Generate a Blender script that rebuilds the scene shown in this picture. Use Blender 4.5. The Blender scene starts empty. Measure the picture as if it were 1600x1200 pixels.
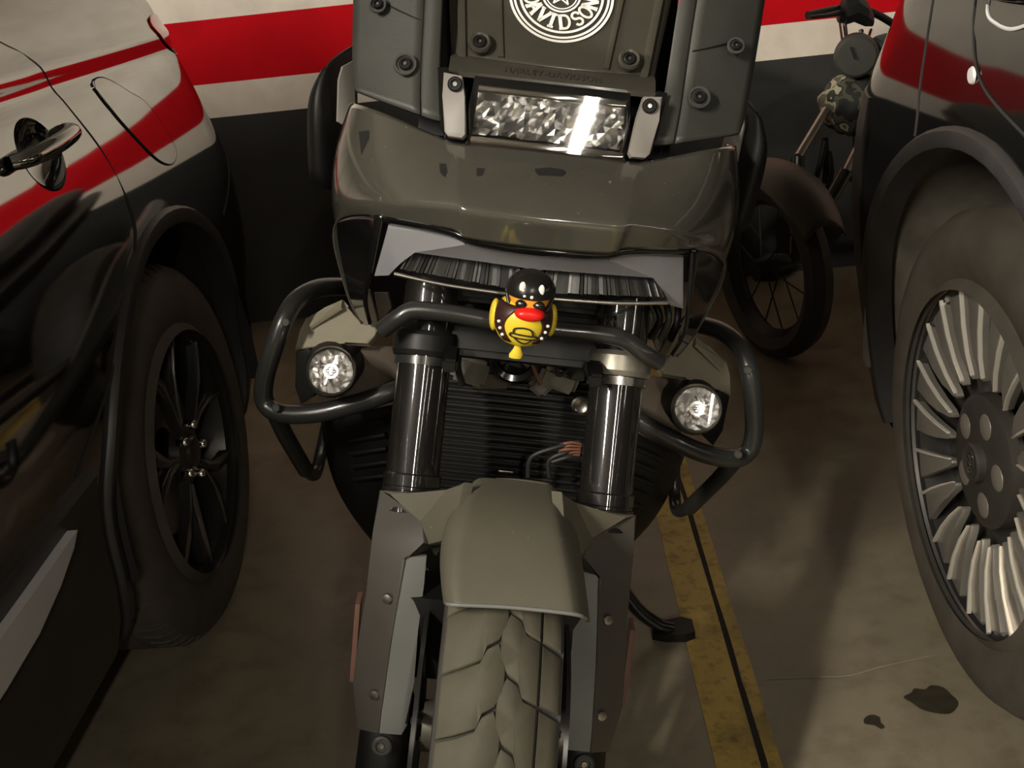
import bpy, bmesh, math, random
from math import sin, cos, pi, radians, sqrt, atan2
from mathutils import Vector, Matrix
random.seed(7)
SC = bpy.context.scene
COL = SC.collection

# ------------------------------------------------------------------ camera
cam_d = bpy.data.cameras.new('camera'); cam = bpy.data.objects.new('camera', cam_d); COL.objects.link(cam)
SC.camera = cam
cam_d.sensor_width = 36.0; cam_d.lens = 36.0 * 1650 / 1600; cam_d.clip_start = 0.02; cam_d.clip_end = 100
_p, _r, _y = radians(22.7), radians(6.3), radians(2.82)
_F = Vector((-sin(_y) * cos(_p), cos(_y) * cos(_p), -sin(_p)))
_R0 = Vector((cos(_y), sin(_y), 0)); _U0 = _R0.cross(_F)
_R = _R0 * cos(_r) - _U0 * sin(_r); _U = _R0 * sin(_r) + _U0 * cos(_r)
cam.matrix_world = Matrix(((_R.x, _U.x, -_F.x, 0), (_R.y, _U.y, -_F.y, 0), (_R.z, _U.z, -_F.z, 1.15), (0, 0, 0, 1)))

# ------------------------------------------------------------------ world, exposure
w = bpy.data.worlds.new('world'); SC.world = w; w.use_nodes = True
bg = w.node_tree.nodes['Background']; bg.inputs[0].default_value = (1.0, 0.86, 0.66, 1); bg.inputs[1].default_value = 0.005
SC.view_settings.view_transform = 'Standard'
try: SC.view_settings.look = 'None'
except Exception: pass
SC.view_settings.exposure = 0.0; SC.view_settings.gamma = 1.0; SC.view_settings.use_curve_mapping = False

# ceiling fluorescent battens of the garage: (x, y centre, length, power); the tubes run along the bays; last two added to light the back wall
BATTENS = [(-1.72, -1.6, 2.6, 300), (0.70, -2.9, 2.4, 80), (3.3, -0.4, 2.4, 330), (-2.6, 0.2, 2.0, 330)]
CEIL = 2.45

# ------------------------------------------------------------------ materials
def new_mat(name):
    m = bpy.data.materials.new(name); m.use_nodes = True
    nt = m.node_tree; return m, nt, nt.nodes['Principled BSDF']
def N(nt, t, **kw):
    n = nt.nodes.new(t)
    for k, v in kw.items(): setattr(n, k, v)
    return n
def coords(nt, scale=1.0, kind='Object'):
    tc = N(nt, 'ShaderNodeTexCoord'); mp = N(nt, 'ShaderNodeMapping')
    mp.inputs['Scale'].default_value = (scale,) * 3 if not isinstance(scale, tuple) else scale
    nt.links.new(tc.outputs[kind], mp.inputs[0]); return mp.outputs[0]
def noise(nt, vec, scale, detail=4, rough=.55):
    n = N(nt, 'ShaderNodeTexNoise'); n.inputs['Scale'].default_value = scale; n.inputs['Detail'].default_value = detail
    n.inputs['Roughness'].default_value = rough; nt.links.new(vec, n.inputs['Vector']); return n.outputs['Fac']
def ramp(nt, fac, stops, interp='LINEAR'):
    r = N(nt, 'ShaderNodeValToRGB'); r.color_ramp.interpolation = interp
    el = r.color_ramp.elements
    while len(el) < len(stops): el.new(.5)
    for e, (p, c) in zip(el, stops): e.position = p; e.color = (*c, 1) if len(c) == 3 else c
    nt.links.new(fac, r.inputs[0]); return r.outputs[0]
def simple(name, col, rough=.5, metal=0, coat=0, spec=.5, var=.12, vscale=18, bump=0, bscale=400, ior=None, specks=0, rvar=0):
    m, nt, b = new_mat(name)
    v = coords(nt)
    nz = noise(nt, v, vscale, 5)
    lo = tuple(c * (1 - var) for c in col); hi = tuple(min(1, c * (1 + var)) for c in col)
    c = ramp(nt, nz, [(.3, lo), (.7, hi)])
    if specks:
        n2 = noise(nt, v, 120, 2); f = ramp(nt, n2, [(.73, (0, 0, 0)), (.80, (1, 1, 1))])
        mx = N(nt, 'ShaderNodeMixRGB'); nt.links.new(f, mx.inputs[0]); nt.links.new(c, mx.inputs[1])
        mx.inputs[2].default_value = tuple(min(1, q * 2 + specks) for q in col) + (1,); c = mx.outputs[0]
    nt.links.new(c, b.inputs['Base Color'])
    b.inputs['Roughness'].default_value = rough; b.inputs['Metallic'].default_value = metal
    b.inputs['Coat Weight'].default_value = coat; b.inputs['Coat Roughness'].default_value = .06
    b.inputs['Specular IOR Level'].default_value = spec
    if ior: b.inputs['IOR'].default_value = ior
    if rvar:
        nr = noise(nt, v, 7, 4); rr = N(nt, 'ShaderNodeMapRange'); rr.inputs['To Min'].default_value = max(0.02, rough - rvar); rr.inputs['To Max'].default_value = rough + rvar
        nt.links.new(nr, rr.inputs['Value']); nt.links.new(rr.outputs[0], b.inputs['Roughness'])
    if bump:
        bp = N(nt, 'ShaderNodeBump'); bp.inputs['Strength'].default_value = bump; bp.inputs['Distance'].default_value = .001
        nt.links.new(noise(nt, v, bscale, 3), bp.inputs['Height']); nt.links.new(bp.outputs[0], b.inputs['Normal'])
    return m
M = {}
M['olive_gloss'] = simple('olive_gloss_paint', (.072, .068, .055), .16, coat=1.0, var=.06, specks=.05, spec=.8)
M['olive_satin'] = simple('olive_satin_paint', (.118, .109, .080), .55, var=.06, specks=.03)
M['khaki'] = simple('khaki_panel', (.25, .225, .165), .5, var=.08)
M['tan'] = simple('tan_bracket', (.10, .078, .058), .55)
M['brown_dark'] = simple('dark_brown_plastic', (.045, .034, .024), .5)
M['emboss'] = simple('embossed_plastic', (.040, .038, .033), .5)
M['grey_plastic'] = simple('grey_plastic', (.046, .046, .040), .5, var=.1, bump=.15, specks=.04)
M['shield'] = simple('tinted_shield', (.055, .051, .040), .22, coat=.3, var=.08)
M['black_plastic'] = simple('black_plastic', (.0065, .0063, .006), .5, var=.2, spec=.35)
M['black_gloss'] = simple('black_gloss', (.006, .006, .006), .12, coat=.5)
M['tube_black'] = simple('powder_coated_tube', (.022, .022, .021), .3, coat=.2, bump=.05)
M['fork_black'] = simple('anodised_fork', (.011, .010, .009), .4, metal=0, coat=1.0, spec=.15)
M['fork_black'].node_tree.nodes['Principled BSDF'].inputs['Coat Roughness'].default_value = .06; M['fork_black'].node_tree.nodes['Principled BSDF'].inputs['Coat IOR'].default_value = 1.9
M['guard'] = simple('fork_guard_plastic', (.165, .168, .155), .5, var=.06)
M['guard_dark'] = simple('fork_guard_side', (.066, .059, .050), .5, var=.08)
M['bezel_grey'] = simple('headlight_surround', (.235, .235, .245), .45, var=.05)
M['bracket'] = simple('bracket_grey', (.26, .24, .215), .5, var=.06)
M['steel'] = simple('steel', (.45, .43, .40), .3, metal=1)
M['chrome'] = simple('chrome', (.85, .83, .80), .06, metal=1, var=.03)
M['alu'] = simple('cast_aluminium', (.33, .31, .26), .42, metal=.8, var=.2)
M['reflector'] = simple('lamp_reflector', (.92, .91, .89), .24, metal=1, var=.04)
M['reflector_dim'] = simple('headlamp_slats', (.42, .42, .41), .28, metal=1, var=.15)
M['rubber'] = simple('tyre_rubber', (.078, .070, .048), .75, var=.16, vscale=30, bump=.1)
M['rubber_dark'] = simple('tyre_sidewall', (.035, .032, .028), .7, var=.2, vscale=25)
M['rubber_dusty'] = simple('dusty_tyre', (.060, .050, .038), .75, var=.25, vscale=14)
M['car_black'] = simple('black_car_paint', (.004, .004, .004), .05, coat=0, spec=.5, ior=5.2, var=.02)
M['car_dark'] = simple('dark_car_paint', (.005, .005, .005), .06, coat=0, spec=.5, ior=1.7, var=.02)
M['car_plastic'] = simple('car_cladding', (.030, .028, .027), .45, var=.12)
M['car_trim'] = simple('satin_silver_trim', (.70, .68, .68), .5, metal=.2, var=.05)
M['void'] = simple('wheel_well_liner', (.016, .014, .012), .85)
M['liner_dust'] = simple('dusty_wheel_well', (.14, .125, .095), .85, var=.35, vscale=9)
M['alloy_dark'] = simple('dark_alloy', (.05, .048, .046), .28, metal=.6, var=.1)
M['alloy_edge'] = simple('machined_alloy', (.34, .33, .31), .3, metal=.9, var=.08)
M['alloy_silver'] = simple('silver_alloy', (.46, .43, .38), .33, metal=.75, var=.08)
M['alloy_bright'] = simple('bright_alloy_edge', (.62, .58, .50), .35, metal=.35, var=.04)
M['alloy_dull'] = simple('dull_alloy', (.22, .20, .17), .5, metal=.4)
M['alloy_shadow'] = simple('shaded_alloy_pocket', (.05, .045, .038), .5, metal=.3)  # dark hub alloy, also standing in for shade in the spoke gaps
M['red_lens'] = simple('red_tail_lens', (.42, .012, .015), .1, coat=.6)
M['pink_refl'] = simple('amber_side_reflector', (.15, .075, .055), .25, coat=.5)
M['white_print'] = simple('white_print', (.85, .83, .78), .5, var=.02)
M['dark_print'] = simple('dark_print', (.018, .017, .016), .5)
M['duck_yellow'] = simple('duck_yellow', (.78, .58, .035), .4, var=.04)
M['duck_orange'] = simple('duck_orange', (.85, .36, .04), .4, var=.04)
M['duck_red'] = simple('duck_red', (.75, .012, .008), .35, var=.04)
M['duck_black'] = simple('duck_black', (.012, .011, .010), .25)
M['duck_vest'] = simple('duck_vest', (.035, .012, .010), .4)
M['wire'] = simple('wire', (.02, .02, .02), .5)
M['copper'] = simple('copper_wire', (.24, .10, .06), .5)
M['yellow_line'] = None
def lens_mat(name, tint, fac=.08):
    m = bpy.data.materials.new(name); m.use_nodes = True; nt = m.node_tree
    nt.nodes.remove(nt.nodes['Principled BSDF']); out = nt.nodes['Material Output']
    tr = N(nt, 'ShaderNodeBsdfTransparent'); tr.inputs[0].default_value = (*tint, 1)
    gl = N(nt, 'ShaderNodeBsdfGlossy'); gl.inputs['Roughness'].default_value = .03
    fr = N(nt, 'ShaderNodeFresnel'); fr.inputs[0].default_value = 1.5
    mx = N(nt, 'ShaderNodeMixShader'); nt.links.new(fr.outputs[0], mx.inputs[0]); nt.links.new(tr.outputs[0], mx.inputs[1]); nt.links.new(gl.outputs[0], mx.inputs[2])
    nt.links.new(mx.outputs[0], out.inputs[0]); return m
M['lens'] = lens_mat('clear_lens', (.94, .94, .94)); M['lens_smoke'] = lens_mat('smoked_lens', (.72, .72, .72))

def floor_mat():
    m, nt, b = new_mat('garage_floor'); v = coords(nt)
    a = noise(nt, v, 1.3, 6, .6); c = noise(nt, v, 14, 6, .65)
    base = ramp(nt, a, [(.28, (.155, .132, .090)), (.52, (.235, .203, .140)), (.75, (.285, .245, .170))])
    st = ramp(nt, c, [(.30, (.62, .60, .56)), (.55, (1, 1, 1)), (.8, (1.0, .97, .92))])
    mx = N(nt, 'ShaderNodeMixRGB', blend_type='MULTIPLY'); mx.inputs[0].default_value = .75
    nt.links.new(base, mx.inputs[1]); nt.links.new(st, mx.inputs[2])
    # faint pale scrape running across the bay
    nt.links.new(mx.outputs[0], b.inputs['Base Color'])
    r = ramp(nt, c, [(.3, (.28,) * 3), (.7, (.5,) * 3)]); nt.links.new(r, b.inputs['Roughness'])
    bp = N(nt, 'ShaderNodeBump'); bp.inputs['Strength'].default_value = .12; bp.inputs['Distance'].default_value = .002
    nt.links.new(noise(nt, v, 90, 4), bp.inputs['Height']); nt.links.new(bp.outputs[0], b.inputs['Normal'])
    return m
M['floor'] = floor_mat()
def line_mat():
    m, nt, b = new_mat('worn_yellow_paint'); v = coords(nt)
    a = noise(nt, v, 5, 6, .65); c = noise(nt, v, 45, 5, .6)
    base = ramp(nt, a, [(.30, (.22, .165, .055)), (.48, (.47, .325, .075)), (.7, (.56, .40, .11))])
    st = ramp(nt, c, [(.32, (.45, .42, .38)), (.5, (1, 1, 1))])
    mx = N(nt, 'ShaderNodeMixRGB', blend_type='MULTIPLY'); mx.inputs[0].default_value = .8
    nt.links.new(base, mx.inputs[1]); nt.links.new(st, mx.inputs[2]); nt.links.new(mx.outputs[0], b.inputs['Base Color'])
    b.inputs['Roughness'].default_value = .5; return m
M['yellow_line'] = line_mat()
M['oil'] = simple('oil_stain', (.035, .030, .020), .3, var=.3, vscale=30)
M['joint'] = simple('tar_joint', (.018, .014, .010), .8, var=.4, vscale=60)
M['scrape'] = simple('pale_scrape', (.30, .27, .21), .6)
def wall_mat():
    m, nt, b = new_mat('painted_garage_wall'); tc = N(nt, 'ShaderNodeTexCoord'); sx = N(nt, 'ShaderNodeSeparateXYZ')
    nt.links.new(tc.outputs['Object'], sx.inputs[0])
    mr = N(nt, 'ShaderNodeMapRange'); mr.inputs['From Max'].default_value = 2.5; nt.links.new(sx.outputs['Z'], mr.inputs['Value'])
    z = lambda h: h / 2.5
    col = ramp(nt, mr.outputs[0], [(0, (.042, .042, .041)), (z(.704), (.80, .715, .625)), (z(.811), (.56, .002, .008)), (z(1.012), (.80, .73, .645))], 'CONSTANT')
    nz = noise(nt, tc.outputs['Object'], 9, 6, .6); st = ramp(nt, nz, [(.3, (.84, .82, .79)), (.6, (1, 1, 1))])
    mx = N(nt, 'ShaderNodeMixRGB', blend_type='MULTIPLY'); mx.inputs[0].default_value = .8
    nt.links.new(col, mx.inputs[1]); nt.links.new(st, mx.inputs[2]); nt.links.new(mx.outputs[0], b.inputs['Base Color'])
    b.inputs['Roughness'].default_value = .8; b.inputs['Specular IOR Level'].default_value = .15
    bp = N(nt, 'ShaderNodeBump'); bp.inputs['Strength'].default_value = .25; bp.inputs['Distance'].default_value = .003
    nt.links.new(noise(nt, tc.outputs['Object'], 60, 5), bp.inputs['Height']); nt.links.new(bp.outputs[0], b.inputs['Normal'])
    return m
M['wall'] = wall_mat()
M['wall_plain'] = simple('plain_wall', (.16, .15, .13), .7)
M['ceiling'] = simple('concrete_ceiling', (.17, .16, .145), .8)
def camo_mat():
    m, nt, b = new_mat('camouflage_cloth'); v = coords(nt)
    a = noise(nt, v, 15, 2, .5)
    c = ramp(nt, a, [(0, (.012, .013, .010)), (.46, (.060, .060, .040)), (.53, (.020, .020, .016)), (.56, (.34, .31, .21)), (.63, (.10, .095, .066))], 'CONSTANT')
    nt.links.new(c, b.inputs['Base Color']); b.inputs['Roughness'].default_value = .8; return m
M['camo'] = camo_mat()
def emit(name, col, s):
    m = bpy.data.materials.new(name); m.use_nodes = True; nt = m.node_tree; b = nt.nodes['Principled BSDF']
    b.inputs['Emission Color'].default_value = (*col, 1); b.inputs['Emission Strength'].default_value = s; b.inputs['Base Color'].default_value = (.8, .8, .8, 1); return m

# ------------------------------------------------------------------ mesh helpers
def V3(p): return Vector(p)
def mx(p): return (-p[0], p[1], p[2])
def link(o, parent=None):
    COL.objects.link(o)
    if parent is not None: o.parent = parent
    return o
def from_bm(name, bm, mat, parent=None, ang=38, smooth=True):
    me = bpy.data.meshes.new(name); bmesh.ops.recalc_face_normals(bm, faces=bm.faces[:]); bm.to_mesh(me); bm.free()
    if smooth:
        for p in me.polygons: p.use_smooth = True
        me.set_sharp_from_angle(angle=radians(ang))
    me.materials.append(M[mat] if isinstance(mat, str) else mat)
    return link(bpy.data.objects.new(name, me), parent)
def from_py(name, verts, faces, mat, parent=None, ang=38, smooth=True):
    bm = bmesh.new(); vs = [bm.verts.new(v) for v in verts]
    for f in faces:
        try: bm.faces.new([vs[i] for i in f])
        except ValueError: pass
    return from_bm(name, bm, mat, parent, ang, smooth)
def catmull(pts, n=6, closed=False):
    P = [Vector(p) for p in pts]; out = []; k = len(P)
    segs = k if closed else k - 1
    for i in range(segs):
        g = lambda j: P[j % k] if closed else P[max(0, min(k - 1, j))]
        a, b, c, d = g(i - 1), g(i), g(i + 1), g(i + 2)
        for q in range(n):
            t = q / n
            out.append(.5 * ((2 * b) + (c - a) * t + (2 * a - 5 * b + 4 * c - d) * t * t + (3 * b - a - 3 * c + d) * t ** 3))
    if not closed: out.append(P[-1])
    return out
def add_tube(bm, path, r, seg=12, sm=5, cap=True):
    pts = catmull(path, sm) if sm else [Vector(p) for p in path]
    n = len(pts); rs = r if isinstance(r, (list, tuple)) else [r] * n
    if len(rs) != n: rs = [rs[min(len(rs) - 1, int(i * (len(rs) - 1) / (n - 1)))] + (rs[min(len(rs) - 1, int(i * (len(rs) - 1) / (n - 1)) + 1)] - rs[min(len(rs) - 1, int(i * (len(rs) - 1) / (n - 1)))]) * ((i * (len(rs) - 1) / (n - 1)) % 1) for i in range(n)]
    up = None; rings = []
    for i, p in enumerate(pts):
        t = (pts[min(i + 1, n - 1)] - pts[max(i - 1, 0)]).normalized()
        if up is None:
            up = Vector((0, 0, 1)) if abs(t.z) < .9 else Vector((1, 0, 0))
        up = (up - t * up.dot(t)).normalized(); s = t.cross(up)
        rings.append([bm.verts.new(p + (up * cos(2 * pi * k / seg) + s * sin(2 * pi * k / seg)) * rs[i]) for k in range(seg)])
    for a, b in zip(rings, rings[1:]):
        for k in range(seg): bm.faces.new((a[k], a[(k + 1) % seg], b[(k + 1) % seg], b[k]))
    if cap: bm.faces.new(rings[0][::-1]); bm.faces.new(rings[-1])
def tube(name, path, r, mat, parent=None, seg=12, sm=5):
    bm = bmesh.new(); add_tube(bm, path, r, seg, sm); return from_bm(name, bm, mat, parent, 50)
def frame(axis):
    a = Vector(axis).normalized(); u = Vector((0, 0, 1)) if abs(a.z) < .9 else Vector((1, 0, 0))
    u = (u - a * u.dot(a)).normalized(); return a, u, a.cross(u)
def add_lathe(bm, prof, org, axis, seg=32, closed=False):
    a, u, s = frame(axis); o = Vector(org); rings = []
    for r, h in prof:
        if r < 1e-5: rings.append([bm.verts.new(o + a * h)])
        else: rings.append([bm.verts.new(o + a * h + (u * cos(2 * pi * k / seg) + s * sin(2 * pi * k / seg)) * r) for k in range(seg)])
    pairs = list(zip(rings, rings[1:])) + ([(rings[-1], rings[0])] if closed else [])
    for A, Bq in pairs:
        for k in range(seg):
            j = (k + 1) % seg
            if len(A) == 1 and len(Bq) == 1: continue
            if len(A) == 1: bm.faces.new((A[0], Bq[j], Bq[k]))
            elif len(Bq) == 1: bm.faces.new((A[k], A[j], Bq[0]))
            else: bm.faces.new((A[k], A[j], Bq[j], Bq[k]))
def lathe(name, prof, org, axis, mat, parent=None, seg=32, ang=35, closed=False):
    bm = bmesh.new(); add_lathe(bm, prof, org, axis, seg, closed); return from_bm(name, bm, mat, parent, ang)
def newell(pts):
    n = Vector((0, 0, 0)); P = [Vector(p) for p in pts]
    for a, b in zip(P, P[1:] + P[:1]): n += Vector(((a.y - b.y) * (a.z + b.z), (a.z - b.z) * (a.x + b.x), (a.x - b.x) * (a.y + b.y)))
    return n.normalized()
def add_plate(bm, pts, th, bev=0.0, toward=None):
    """prism: the outline is the front face; extruded by th away from `toward` (default: away from -y)"""
    P = [Vector(p) for p in pts]; n = newell(P); t = Vector(toward if toward else (0, -1, 0))
    if n.dot(t) < 0: P = P[::-1]; n = -n
    f = [bm.verts.new(p) for p in P]; b = [bm.verts.new(p - n * th) for p in P]
    faces = [bm.faces.new(f), bm.faces.new(b[::-1])]; k = len(P)
    for i in range(k): faces.append(bm.faces.new((f[i], b[i], b[(i + 1) % k], f[(i + 1) % k])))
    if bev:
        es = [e for e in faces[0].edges]
        bmesh.ops.bevel(bm, geom=es, offset=bev, segments=2, affect='EDGES', profile=.6)
def plate(name, pts, th, mat, parent=None, bev=0.0, toward=None, ang=30):
    bm = bmesh.new(); add_plate(bm, pts, th, bev, toward)
    big = [f for f in bm.faces if len(f.verts) > 4]; bmesh.ops.triangulate(bm, faces=big)
    return from_bm(name, bm, mat, parent, ang)
def sheet(name, rows, mat, parent=None, th=.004, sub=2, crease_rows=(), crease_cols=(), back=1.0):
    """smooth panel through a control grid, given real thickness"""
    bm = bmesh.new(); G = [[bm.verts.new(p) for p in r] for r in rows]
    for i in range(len(G) - 1):
        for j in range(len(G[0]) - 1): bm.faces.new((G[i][j], G[i][j + 1], G[i + 1][j + 1], G[i + 1][j]))
    cl = bm.edges.layers.float.new('crease_edge')
    for i in crease_rows:
        for j in range(len(G[0]) - 1):
            e = bm.edges.get((G[i][j], G[i][j + 1])); e[cl] = .85
    for j in crease_cols:
        for i in range(len(G) - 1):
            e = bm.edges.get((G[i][j], G[i + 1][j])); e[cl] = .85
    o = from_bm(name, bm, mat, parent, 180)
    s = o.modifiers.new('Subsurf', 'SUBSURF'); s.levels = sub; s.render_levels = sub; s.boundary_smooth = 'PRESERVE_CORNERS'
    d = o.modifiers.new('Solid', 'SOLIDIFY'); d.thickness = th; d.offset = 0
    return o
def add_box(bm, c, s, rot=None):
    ret = bmesh.ops.create_cube(bm, size=1.0); m = Matrix.Translation(Vector(c)) @ (rot.to_4x4() if rot else Matrix.Identity(4)) @ Matrix.Diagonal((*s, 1))
    bmesh.ops.transform(bm, matrix=m, verts=ret['verts']); return ret['verts']
def box(name, c, s, mat, parent=None, bev=0, rot=None):
    bm = bmesh.new(); add_box(bm, c, s, rot)
    if bev: bmesh.ops.bevel(bm, geom=bm.edges[:], offset=bev, segments=2, affect='EDGES')
    return from_bm(name, bm, mat, parent, 30)
def loft(name, rings, mat, parent=None, caps=True, sub=0, ang=40):
    bm = bmesh.new(); G = [[bm.verts.new(p) for p in r] for r in rings]; k = len(G[0])
    for a, b in zip(G, G[1:]):
        for i in range(k): bm.faces.new((a[i], a[(i + 1) % k], b[(i + 1) % k], b[i]))
    if caps: bm.faces.new(G[0][::-1]); bm.faces.new(G[-1])
    o = from_bm(name, bm, mat, parent, ang if not sub else 180)
    if sub: s = o.modifiers.new('Subsurf', 'SUBSURF'); s.levels = sub; s.render_levels = sub
    return o
def ellipsoid(name, c, r, mat, parent=None, seg=24, rot=None):
    bm = bmesh.new(); bmesh.ops.create_uvsphere(bm, u_segments=seg, v_segments=seg // 2, radius=1)
    m = Matrix.Translation(Vector(c)) @ (rot.to_4x4() if rot else Matrix.Identity(4)) @ Matrix.Diagonal((*r, 1))
    bmesh.ops.transform(bm, matrix=m, verts=bm.verts[:]); return from_bm(name, bm, mat, parent, 180)
def thing(name, label, cat, loc=(0, 0, 0), rot=(0, 0, 0), group=None):
    o = bpy.data.objects.new(name, None); o.empty_display_size = .1; COL.objects.link(o)
    o.location = loc; o.rotation_euler = rot; o['label'] = label; o['category'] = cat
    if group: o['group'] = group
    return o
def tag(o, label, cat, group=None):
    o['label'] = label; o['category'] = cat
    if group: o['group'] = group
    return o
def struct(o): o['kind'] = 'structure'; return o
def copy_of(o, parent, **kw):
    c = o.copy(); link(c, parent); c.parent = parent
    for k, v in kw.items(): setattr(c, k, v)
    return c

# ------------------------------------------------------------------ the garage
struct(from_py('floor', [(-7, -7, 0), (7, -7, 0), (7, 3.52, 0), (-7, 3.52, 0)], [(0, 1, 2, 3)], 'floor'))
struct(box('wall_back', (0, 3.57, 1.225), (14, .1, 2.45), 'wall')).location = (0, 0, 0)
struct(box('wall_front', (0, -7.05, 1.225), (14, .1, 2.45), 'wall_plain'))
struct(box('wall_left', (-7.05, -1.75, 1.225), (.1, 10.6, 2.45), 'wall_plain'))
struct(box('wall_right', (7.05, -1.75, 1.225), (.1, 10.6, 2.45), 'wall_plain'))
struct(box('ceiling', (0, -1.75, CEIL + .05), (14, 10.7, .1), 'ceiling'))
for i, (bx_, by_, bl, pw) in enumerate(BATTENS):
    t = thing('ceiling_batten', ['fluorescent ceiling batten over the driving lane, left of the bay', 'fluorescent ceiling batten over the driving lane, right of the bay', 'added fluorescent ceiling batten farthest to the right, there to light the back wall', 'added fluorescent ceiling batten farthest to the left, there to light the back wall'][i], 'lamp', (bx_, by_, CEIL), (0, 0, radians(-23) if i == 0 else 0))
    box('housing', (0, 0, -.03), (.10, bl + .1, .06), 'white_print', t, .008)
    lathe('tube', [(0, -bl / 2), (.016, -bl / 2), (.016, bl / 2), (0, bl / 2)], (0, 0, -.085), (0, 1, 0), emit('tube_glow', (1.0, .86, .66), 3.0), t, 12)
    for s in (-1, 1): box('tube_socket', (0, s * (bl / 2 + .015), -.075), (.05, .03, .05), 'white_print', t, .004)
    ld = bpy.data.lights.new('batten_light', 'AREA'); ld.shape = 'RECTANGLE'; ld.size = .07; ld.size_y = bl; ld.energy = pw; ld.color = (1.0, .925, .80)
    lo = bpy.data.objects.new('batten_light', ld); link(lo, t); lo.location = (0, 0, -.105)
# yellow bay line in two worn strips with the tar joint between
def floor_poly(name, pts, z, mat, jag=0):
    return from_py(name, [(x, y, z) for x, y in pts] + [(x, y, z - .004) for x, y in pts], [tuple(range(len(pts)))] + [(i, (i + 1) % len(pts), len(pts) + (i + 1) % len(pts), len(pts) + i) for i in range(len(pts))], mat, None, 30, False)
def strip(x0, x1, y0, y1, n, j):
    a = [(x0 + random.uniform(-j, j), y0 + (y1 - y0) * i / n) for i in range(n + 1)]
    b = [(x1 + random.uniform(-j, j), y0 + (y1 - y0) * i / n) for i in range(n + 1)]
    return b + a[::-1]
pl = thing('parking_line', 'worn yellow painted bay line split by a black joint, right of the motorcycle', 'line', (0, 0, 0))
floor_o = None
from_py('paint_strip', [(x, y, z) for z in (.0012, 0) for x, y in strip(.177, .243, -3, 3.5, 60, .0012)], [tuple(range(122))], 'yellow_line', pl, smooth=False)
from_py('paint_strip', [(x, y, .0012) for x, y in strip(.252, .274, -3, 3.5, 60, .0012)], [tuple(range(122))], 'yellow_line', pl, smooth=False)
from_py('tar_joint', [(x, y, .0008) for x, y in strip(.242, .253, -3, 3.5, 90, .0022)], [tuple(range(182))], 'joint', pl, smooth=False)
def blot(name, pts, mat, label, z=.0015):
    c = catmull([(x, y, z) for x, y in pts], 4, True)
    return tag(from_py(name, [tuple(p) for p in c], [tuple(range(len(c)))], mat, None, 30, False), label, 'stain')
blot('oil_stain', [(.490, 1.336), (.505, 1.345), (.513, 1.354), (.528, 1.350), (.540, 1.358), (.556, 1.352), (.562, 1.334), (.566, 1.314), (.548, 1.293), (.528, 1.294), (.508, 1.305), (.498, 1.322)], 'oil', 'large dark wet oil blot on the concrete beside the silver-spoked wheel')
blot('oil_stain', [(.414, 1.284), (.418, 1.296), (.430, 1.302), (.440, 1.296), (.438, 1.284), (.441, 1.274), (.434, 1.270), (.428, 1.278)], 'oil', 'small dark oil spot on the concrete near the bigger blot')
blot('floor_scrape', [(.294, 1.403), (.36, 1.400), (.42, 1.395), (.476, 1.410), (.565, 1.429), (.566, 1.4305), (.476, 1.4125), (.42, 1.3975), (.36, 1.4022), (.294, 1.4052)], 'scrape', 'thin pale scrape line across the concrete between yellow line and right wheel', .0012)

# ------------------------------------------------------------------ the motorcycle, leaning on its side stand
bike = thing('motorcycle', 'olive grey adventure motorcycle leaning on its stand in the middle of the bay', 'motorcycle', (-.188, 1.08, 0), (0, radians(12), 0))
AXZ, AXY = .29, -.075
FAX = Vector((0, .466, 1)).normalized()                # fork axis direction
def fork_at(x, z, off=0): return (x, -.052 - off + (z - .325) * .466, z)
def screw(p, n, r, parent, mat='black_plastic', core='steel'):
    s = lathe('screw', [(0, .0), (r, .0), (r, .003), (r * .82, .0045), (r * .6, .0045), (r * .55, .002), (0, .002)], p, n, mat, parent, 16)
    lathe('hex_socket', [(0, .0022), (r * .35, .0022), (r * .30, .0034), (r * .12, .0034), (r * .1, .0026), (0, .0026)], p, n, core, s, 6, 20)
    return s
# --- front wheel
TR, TW = .29, .062
def crown(t): return TR - (t * t) / .19
tp = [(.210, -.046), (.227, -.056), (.250, -.062), (.267, -.061)] + [(crown(t) - .007, t) for t in (-.056, -.045, -.03, -.015, 0, .015, .03, .045, .056)] + [(.267, .061), (.250, .062), (.227, .056), (.210, .046)]
wheel = lathe('front_tyre', tp, (0, AXY, AXZ), (1, 0, 0), 'rubber_dark', bike, 96, 40)
def tread_block(poly, name):
    bm = bmesh.new(); top = []; bot = []
    pts = []
    for (a, b) in zip(poly, poly[1:] + poly[:1]):
        pts.append(a); pts.append(((a[0] + b[0]) / 2, (a[1] + b[1]) / 2))
    def mp(s, t, d): 
        r = crown(t) - d; an = s / TR
        return (t, -r * cos(an), r * sin(an))
    cs = sum(p[0] for p in pts) / len(pts); ct = sum(p[1] for p in pts) / len(pts)
    sh = lambda p, k: (cs + (p[0] - cs) * k, ct + (p[1] - ct) * k)
    top = [bm.verts.new(mp(*sh(p, .95), 0)) for p in pts]; mid = [bm.verts.new(mp(*p, .0015)) for p in pts]; bot = [bm.verts.new(mp(*sh(p, 1.02), .009)) for p in pts]
    ce = bm.verts.new(mp(cs, ct, -.0002)); k = len(pts)
    for i in range(k):
        j = (i + 1) % k
        bm.faces.new((ce, top[i], top[j])); bm.faces.new((top[i], mid[i], mid[j], top[j])); bm.faces.new((mid[i], bot[i], bot[j], mid[j]))
    return from_bm(name, bm, 'rubber', bike, 60)
polys = [[(.001, .0050), (.016, -.0030), (.044, -.0030), (.0625, .0050), (.056, .016), (.042, .022), (.037, .036), (-.025, .036), (-.020, .020), (-.006, .016)],
         [(-.025, .0385), (.035, .0385), (.027, .058), (-.031, .058)]]
PN = 28
pitch = 2 * pi / PN
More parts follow.
